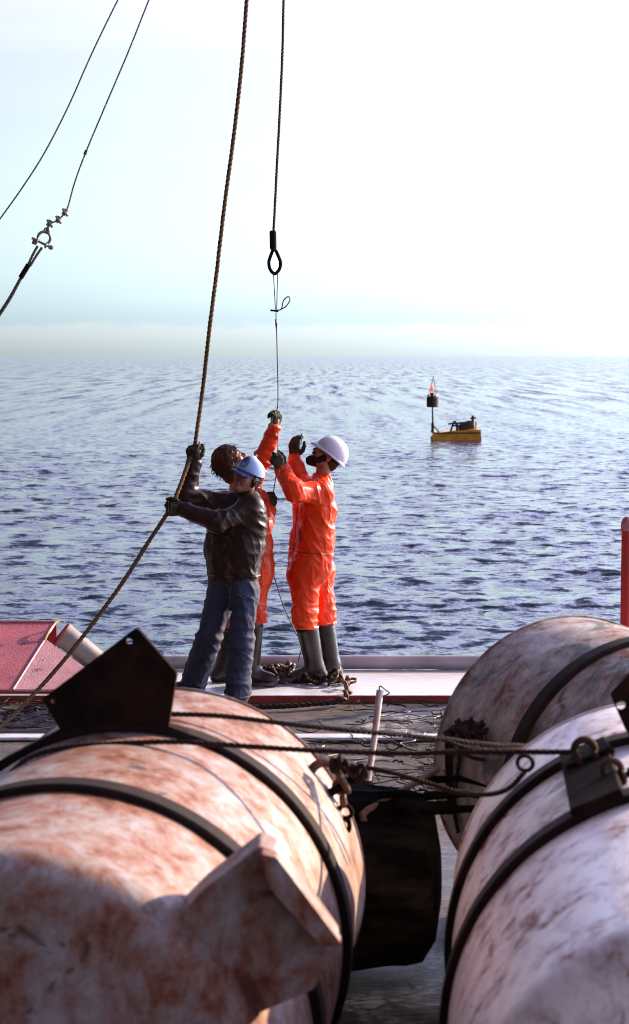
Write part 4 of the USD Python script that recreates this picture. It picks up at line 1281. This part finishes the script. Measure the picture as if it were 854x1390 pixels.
# --- the man in front: dark jacket, jeans, cap --------------------------------------------------------
DF = 13.28
JF = dict(lat=unit([0.80, -0.60, 0]), fwd=unit([-0.60, -0.80, 0]))
JF["pelvis"], JF["belly"], JF["chest"], JF["neck"], JF["head"] = W(317, 788, DF), W(318, 745, DF), W(322, 704, DF), W(333, 676, DF), W(336, 649, DF - 0.03)
lat = JF["lat"]
JF["shoulderL"], JF["shoulderR"] = W(341, 690, DF - 0.12), W(306, 684, DF + 0.10)
JF["elbowR"] = reach(JF["shoulderR"], 253, 676, 0.29, -1)
JF["wristR"] = reach(JF["elbowR"], 263, 629, 0.25, -1)
JF["elbowL"] = reach(JF["shoulderL"], 296, 709, 0.28, -1)
JF["wristL"] = reach(JF["elbowL"], 250, 692, 0.26, 1)
JF["hipL"], JF["hipR"] = W(331, 800, DF - 0.06), W(304, 800, DF + 0.06)
JF["kneeL"], JF["kneeR"] = W(329, 868, DF - 0.12), W(283, 868, DF + 0.02)
JF["ankleL"], JF["ankleR"] = W(322, 945, DF - 0.10), W(262, 932, DF + 0.15)
JF["ankleL"][2], JF["ankleR"][2] = 0.085 + (PLAT if JF["ankleL"][1] > 13.3 else 0.0), 0.085 + (PLAT if JF["ankleR"][1] > 13.3 else 0.0)
JF["toeL"], JF["toeR"] = JF["ankleL"] + [-0.10, -0.15, -0.085], JF["ankleR"] + [-0.15, -0.10, -0.085]
fill_between(JF)
pF = thing("person", "person in dark jacket, jeans and blue cap hauling the heavy rope with both hands", "person", (JF["pelvis"][0], JF["pelvis"][1], 0))
hfF = unit([-0.66, -0.70, 0.24])
huF = unit([0.36, 0.02, 0.93])
RF, TF = make_body(pF, JF, hfF, huF)
# jacket
l = JF["lat"]
ch, be, pe, nb = JF["chest"], JF["belly"], JF["pelvis"], JF["neck"]
P = []
for s in (-1, 1):
    P += [(ch + s * l * 0.105, be + s * l * 0.09, 0.130, 0.130), (be + s * l * 0.09, pe + s * l * 0.085 + [0, 0, 0.055], 0.130, 0.122), (nb + s * l * 0.045 - [0, 0, 0.01], ch + s * l * 0.11, 0.07, 0.118)]
for s in "LR":
    sh, el, wr = (JF[k + s] for k in ("shoulder", "elbow", "wrist"))
    P += [(nb + (sh - nb) * 0.25 - [0, 0, 0.015], sh, 0.066, 0.086), (sh, el, 0.086, 0.072), (el, wr, 0.070, 0.052)]
m = skin_of(P, 0.0075, 0.045, 1)
m = clip_above(m, pe + [0, 0, 0.03], (0, 0, 1))
jl = [(be + [0, 0, -.03], (0.15, 0, 1), 0.18, 0.009), (JF["elbowL"], JF["wristL"] - JF["elbowL"], 0.12, 0.009), (JF["elbowR"], JF["wristR"] - JF["elbowR"], 0.12, 0.010), (JF["shoulderL"] - [0, 0, .1], (0.5, 0, 1), 0.14, 0.009)]
m = wrinkle(m, 23, 0.011, jl, 0.022)
jk = obj("jacket", m, "jacket_brown", pF, smooth=True)
seam(m, 0, 0.007, jk, "jacket_brown", "hem", (0, 0, 1), pe + [0, 0, 0.045])
collar(JF, jk, "jacket_brown", RF, 0.068, 0.035)
wb_ = []
for s in (-1, 1):
    wb_ += [(pe + s * l * 0.085 + [0, 0, 0.035], pe + s * l * 0.08 + [0, 0, 0.050], 0.118, 0.118)]
hem = skin_of(wb_, 0.0075, 0.04, 1)
hem = clip_above(hem, pe + [0, 0, 0.005], (0, 0, 1))
obj("waistband", clip_above(hem, pe + [0, 0, 0.075], (0, 0, -1)), "jacket_brown", jk, smooth=True)
# jeans
P = []
for s, k in ((1, "L"), (-1, "R")):
    hp, kn, an = (JF[q + k] for q in ("hip", "knee", "ankle"))
    P += [(pe + s * l * 0.082 + [0, 0, 0.05], hp, 0.108, 0.112), (hp, kn, 0.108, 0.084), (kn, an, 0.084, 0.092)]
m = skin_of(P, 0.0075, 0.03, 1)
m = clip_above(m, (0, 0, 0.05), (0, 0, 1))
jl = [(JF["kneeL"], (0.1, 0, 1), 0.16, 0.008), (JF["kneeR"], (0.2, 0, 1), 0.16, 0.008), (JF["ankleL"] + [0, 0, .05], (0, 0, 1), 0.14, 0.010), (JF["ankleR"] + [0, 0, .05], (0, 0, 1), 0.14, 0.010), (JF["hipL"] - [0, 0, .05], (0.6, 0, 1), 0.14, 0.008), (JF["hipR"] - [0, 0, .05], (-0.6, 0, 1), 0.14, 0.008)]
m = wrinkle(m, 33, 0.010, jl, 0.016)
jn = obj("jeans", m, "jeans_blue", pF, smooth=True)
for q_ in ([(300, 806), (308, 812), (317, 808)], [(322, 806), (330, 812), (340, 806)]):
    obj("pocket_seam", tube([surface_point(m, *q) for q in q_], 0.003, 6), "jeans_stitch", jn)
obj("fly_seam", tube([surface_point(m, 314 - 0.12 * (y - 795), y) for y in range(796, 846, 8)], 0.003, 6), "jeans_stitch", jn)
seam(m, 0.075, 0.006, jn, "jeans_blue", "hem")
for s in "LR":
    bm, top = boot_mesh(JF["ankle" + s], JF["knee" + s], JF["toe" + s], 0.35, 0.055)
    obj("boot", bm, "leather_belt", pF, smooth=True)
gmU, gripU = glove(JF["wristR"], (-0.10, -0.2, 1.0), (0.80, -0.5, 0.35), 1.0, 41, 1.10, JF["elbowR"] - JF["wristR"])
obj("glove", gmU, "glove_olive", pF, smooth=True)
gmL, gripL_ = glove(JF["wristL"], (-0.9, -0.25, 0.05), (0.30, -0.2, 0.9), 1.0, 42, 1.08, JF["elbowL"] - JF["wristL"])
gl = obj("glove", gmL, "glove_olive", pF, smooth=True)
a, b = JF["wristL"], JF["elbowL"]
u_ = unit(b - a)
obj("cuff", lathe([(0.040, 0.01), (0.046, 0.03), (0.052, 0.085), (0.050, 0.087)], a, u_, 28), "glove_cuff", gl, smooth=40)
# hair, moustache, cap
hm = skin_of([(TF(-0.028, 0, 0.02), RF, (0.085, 0.083, 0.085), "e"), (TF(-0.055, 0, -0.03), TF(-0.055, 0, -0.075), 0.056, 0.050), (TF(-0.01, 0.074, 0.0), TF(-0.005, 0.072, -0.035), 0.018, 0.014), (TF(-0.01, -0.074, 0.0), TF(-0.005, -0.072, -0.035), 0.018, 0.014)], 0.0055, 0.02, 1)
v = np.array(hm.vertices)
hm.vertices = v + normals_of(hm) * (0.016 * (fbm(v * 45, 3, 44) - 0.4))[:, None]
obj("hair", hm, "hair_dark", pF, smooth=True)


def cap_point(a, e, grow=0.0):
    """On the cap's crown: a round the head from the front, e from rim (0) to button (pi/2)."""
    tall = 0.112 + 0.018 * math.cos(a)
    return TF(-0.012 + (0.112 + grow) * math.cos(a) * math.cos(e) ** 0.75, (0.094 + grow) * math.sin(a) * math.cos(e) ** 0.75, 0.040 + (tall + grow) * math.sin(e) ** 1.05)


na, ne = 48, 14
V = np.array([[cap_point(a, e) for a in np.linspace(0, 2 * np.pi, na, endpoint=False)] for e in np.linspace(0, np.pi / 2 - 0.02, ne)])
idx = np.arange(na * ne).reshape(ne, na)
q = np.stack([idx[:-1], np.roll(idx[:-1], -1, 1), np.roll(idx[1:], -1, 1), idx[1:]], -1).reshape(-1, 4)
cp = obj("cap", trimesh.Trimesh(V.reshape(-1, 3), np.vstack([q[:, [0, 1, 2]], q[:, [0, 2, 3]]]), process=False), "cap_blue", pF, smooth=50)
obj("button", trimesh.creation.icosphere(2, 0.010).apply_translation(cap_point(0, np.pi / 2 - 0.02)), "cap_blue", cp)
VV = []
for t_ in np.linspace(0, 1, 8):
    for a in np.linspace(-1.15, 1.15, 25):
        out = 0.068 * t_ * math.cos(a * 1.25) ** 0.6 if abs(a * 1.25) < np.pi / 2 else 0
        VV.append(TF(-0.012 + 0.113 * math.cos(a) + out, 0.095 * math.sin(a), 0.042 - 0.012 * t_ - 0.020 * (math.sin(a) ** 2) * t_))
VV = np.array(VV)
idx = np.arange(200).reshape(8, 25)
q = np.stack([idx[:-1, :-1], idx[:-1, 1:], idx[1:, 1:], idx[1:, :-1]], -1).reshape(-1, 4)
tri = np.vstack([q[:, [0, 1, 2]], q[:, [0, 2, 3]]])
low = VV - RF[:, 2] * 0.004
bd = np.r_[idx[0], idx[1:, -1], idx[-1, -2::-1], idx[-2:0:-1, 0]]
wall = np.vstack([[[bd[i], bd[(i + 1) % len(bd)], bd[i] + 200], [bd[(i + 1) % len(bd)], bd[(i + 1) % len(bd)] + 200, bd[i] + 200]] for i in range(len(bd))])
obj("visor", trimesh.Trimesh(np.vstack([VV, low]), np.vstack([tri[:, ::-1], tri + 200, wall]), process=False), "cap_visor", cp, smooth=40)
obj("band", tube([cap_point(a, 0.03, 0.003) for a in np.linspace(-1.3, 1.3, 30)], 0.007, 8), "cap_visor", cp)
AB, EB = 0.10, 0.62
rg = [cap_point(AB + 0.36 * math.cos(t_), EB + 0.34 * math.sin(t_), 0.003) for t_ in np.linspace(0, 2 * np.pi, 36, endpoint=False)]
em = obj("emblem", tube(rg, 0.0035, 6, closed=True), "cap_badge", cp)
for sgn in (1, -1):
    obj("emblem_mark", tube([cap_point(AB + sgn * (0.15 * math.cos(t_) - 0.02), EB + sgn * 0.09 + 0.11 * math.sin(t_), 0.004) for t_ in np.linspace(-0.4, 3.6, 18)], 0.0045, 6), "cap_badge", em)

# ------------------------------------------------------------------ the ropes the men hold
hw = thing("hawser", "heavy laid rope coming down from above through the front person's hands to the deck", "rope", W(268, 590, 13.1))
dU, dL = gripU[1], gripL_[1]
end = ground(0, 987, 0.02)
obj("strand", rope([W(337, -30, 13.5), W(335, 0, 13.5), W(328, 90, 13.45), W(318, 180, 13.4), W(306, 270, 13.35), W(297, 345, 13.3), W(294, 372, 13.3), W(284, 450, 13.2), W(275, 530, dU + 0.05), W(267, 588, dU), gripU * 0.5 + W(262, 606, dU) * 0.5,
                    W(254, 634, (dU * 0.6 + dL * 0.4)), gripL_ * 0.5 + W(232, 684, dL) * 0.5, W(202, 735, dL - 0.05), W(160, 800, 12.95), W(100, 880, 12.85), W(50, 938, 12.75), end, ground(-60, 1020, 0.02), ground(-160, 1024, 0.02)], 0.0155, lay=0.11), "rope_brown", hw)
hl = thing("hoist_wire", "wire rope with thimble eye hanging down from above in the middle of the sky", "wire rope", W(372, 345, 14.0))
yM = gripM[1]
obj("strand", rope([W(386, -30, yM), W(385, 0, yM), W(383.5, 70, yM), W(380, 150, yM), W(376, 225, yM), W(373, 285, yM), W(371, 320, yM)], 0.0105, lay=0.08), "rope_brown", hl)
obj("sleeve", tube([W(370.4, 313, yM), W(370.4, 315, yM), W(371, 337, yM), W(371, 339, yM)], [0.020, 0.026, 0.026, 0.020], 14), "dark_steel", hl)
tp = [(371, 338), (366.5, 350), (365, 357), (367, 366), (373, 371.5), (379, 366), (381, 357), (378.5, 349), (374, 339)]
obj("thimble", tube(spline([W(a, b, yM) for a, b in tp], 6), 0.0125, 8), "dark_steel", hl)
tl = thing("tag_line", "thin line with a tied loop, between the hanging thimble and the raised gloved hand", "line", W(376, 440, yM))
for a, b in (((371.2, 371), (374, 420)), ((377, 371), (375.6, 420))):
    obj("strand", tube([W(*a, yM - 0.015), W(*b, yM)], 0.0038, 6), "rope_red", tl)
obj("knot", torus(W(374.5, 422, yM), (0.2, 0, 1), 0.012, 0.008, 16, 8), "rope_dark", tl)
obj("tail", tube([W(367, 421, yM), W(374, 422, yM), W(378, 421, yM)], 0.007, 8), "rope_dark", tl)
obj("loop", tube(spline([W(a, b, yM) for a, b in ((375, 422), (381, 420), (388, 416), (393, 409), (393.5, 404), (390, 403), (385, 408), (383.5, 414), (382, 420))], 6), 0.0048, 8), "wire_grey", tl)
obj("knot", tube([W(374.3, 433, yM), W(375.2, 440, yM), W(375.2, 446, yM)], [0.005, 0.009, 0.005], 8), "rope_red", tl)
yR = gripL[1]
line = [W(374.6, 424, yM), W(376, 470, yM), W(377.3, 545, yM), gripM * 0.6 + W(377, 565, yM) * 0.4, W(377, 590, yM * 0.7 + yR * 0.3), W(377, 612, yR), gripL * 0.6 + W(378, 625, yR) * 0.4, W(374, 650, 13.9), W(369, 680, 13.85)]
obj("strand", tube(spline(line, 8), 0.0042, 6), "rope_red", tl)
obj("slack_end", tube(spline([W(369, 680, 13.85), W(364, 715, 13.9), W(362, 742, 14.0), W(370, 775, 14.05), W(384, 820, 14.1), W(398, 852, 14.15), W(409, 875, 14.2), W(405, 898, 14.2)], 8), 0.0042, 6), "rope_red", tl)

# ------------------------------------------------------------------ tangled ropes at the men's feet
rpile = thing("rope_pile", "tangled heap of dark reddish rope on the white edge plate round the boots", "rope", (W(400, 915, 13.85)[0], 13.85, PLAT))
g6 = rng(77)
for k in range(16):
    px = g6.uniform(352, 446)
    c = ground(px, g6.uniform(908, 932), PLAT)
    rx, ry = g6.uniform(0.08, 0.20), g6.uniform(0.05, 0.13)
    ph = g6.uniform(0, 6.28)
    n_ = 11
    pts = []
    for i in range(n_):
        a = ph + i / (n_ - 1) * g6.uniform(5, 8)
        pts.append(c + [rx * math.cos(a) * (0.8 + 0.3 * g6.random()), ry * math.sin(a) * (0.8 + 0.3 * g6.random()), 0.016 + g6.uniform(0, 0.085) * (1 if i % 3 == 1 else 0.35)])
    obj("coil", rope(pts, g6.uniform(0.010, 0.016), sides=5), "rope_red" if k % 3 else "rope_dark", rpile)
cs = thing("chain_end", "short rusty chain with a shackle hanging over the red lip beside the boots", "chain", ground(470, 944, PLAT))
for k in range(7):
    c = [ground(459, 921, PLAT + .02), ground(464, 922, PLAT + .05), ground(468, 926, PLAT + .05), ground(470, 932, PLAT + .03), ground(472, 939, PLAT + .02), ground(470, 944, PLAT + .02), ground(464, 948, 0.05)][k]
    obj("link", torus(c, (1, 0.3, 0.2) if k % 2 else (0.2, 0.3, 1), 0.030, 0.010, 20, 8), "rusty_iron", cs)
sb, sp = shackle(ground(478, 924, PLAT + 0.03), (1, 0, 0.15), (0, 1, 0.3), 0.032, 0.010)
obj("shackle", sb, "rusty_iron", cs)
obj("pin", sp, "rusty_iron", cs)
er = thing("edge_rope", "dark wet rope lying on the deck along the foot of the red lip", "rope", ground(400, 958))
obj("strand", rope([ground(318, 962, 0.02), ground(345, 960, 0.02), ground(380, 959, 0.02), ground(420, 956, 0.025), ground(455, 953, 0.03), ground(470, 950, 0.035)], 0.020), "rope_dark", er)
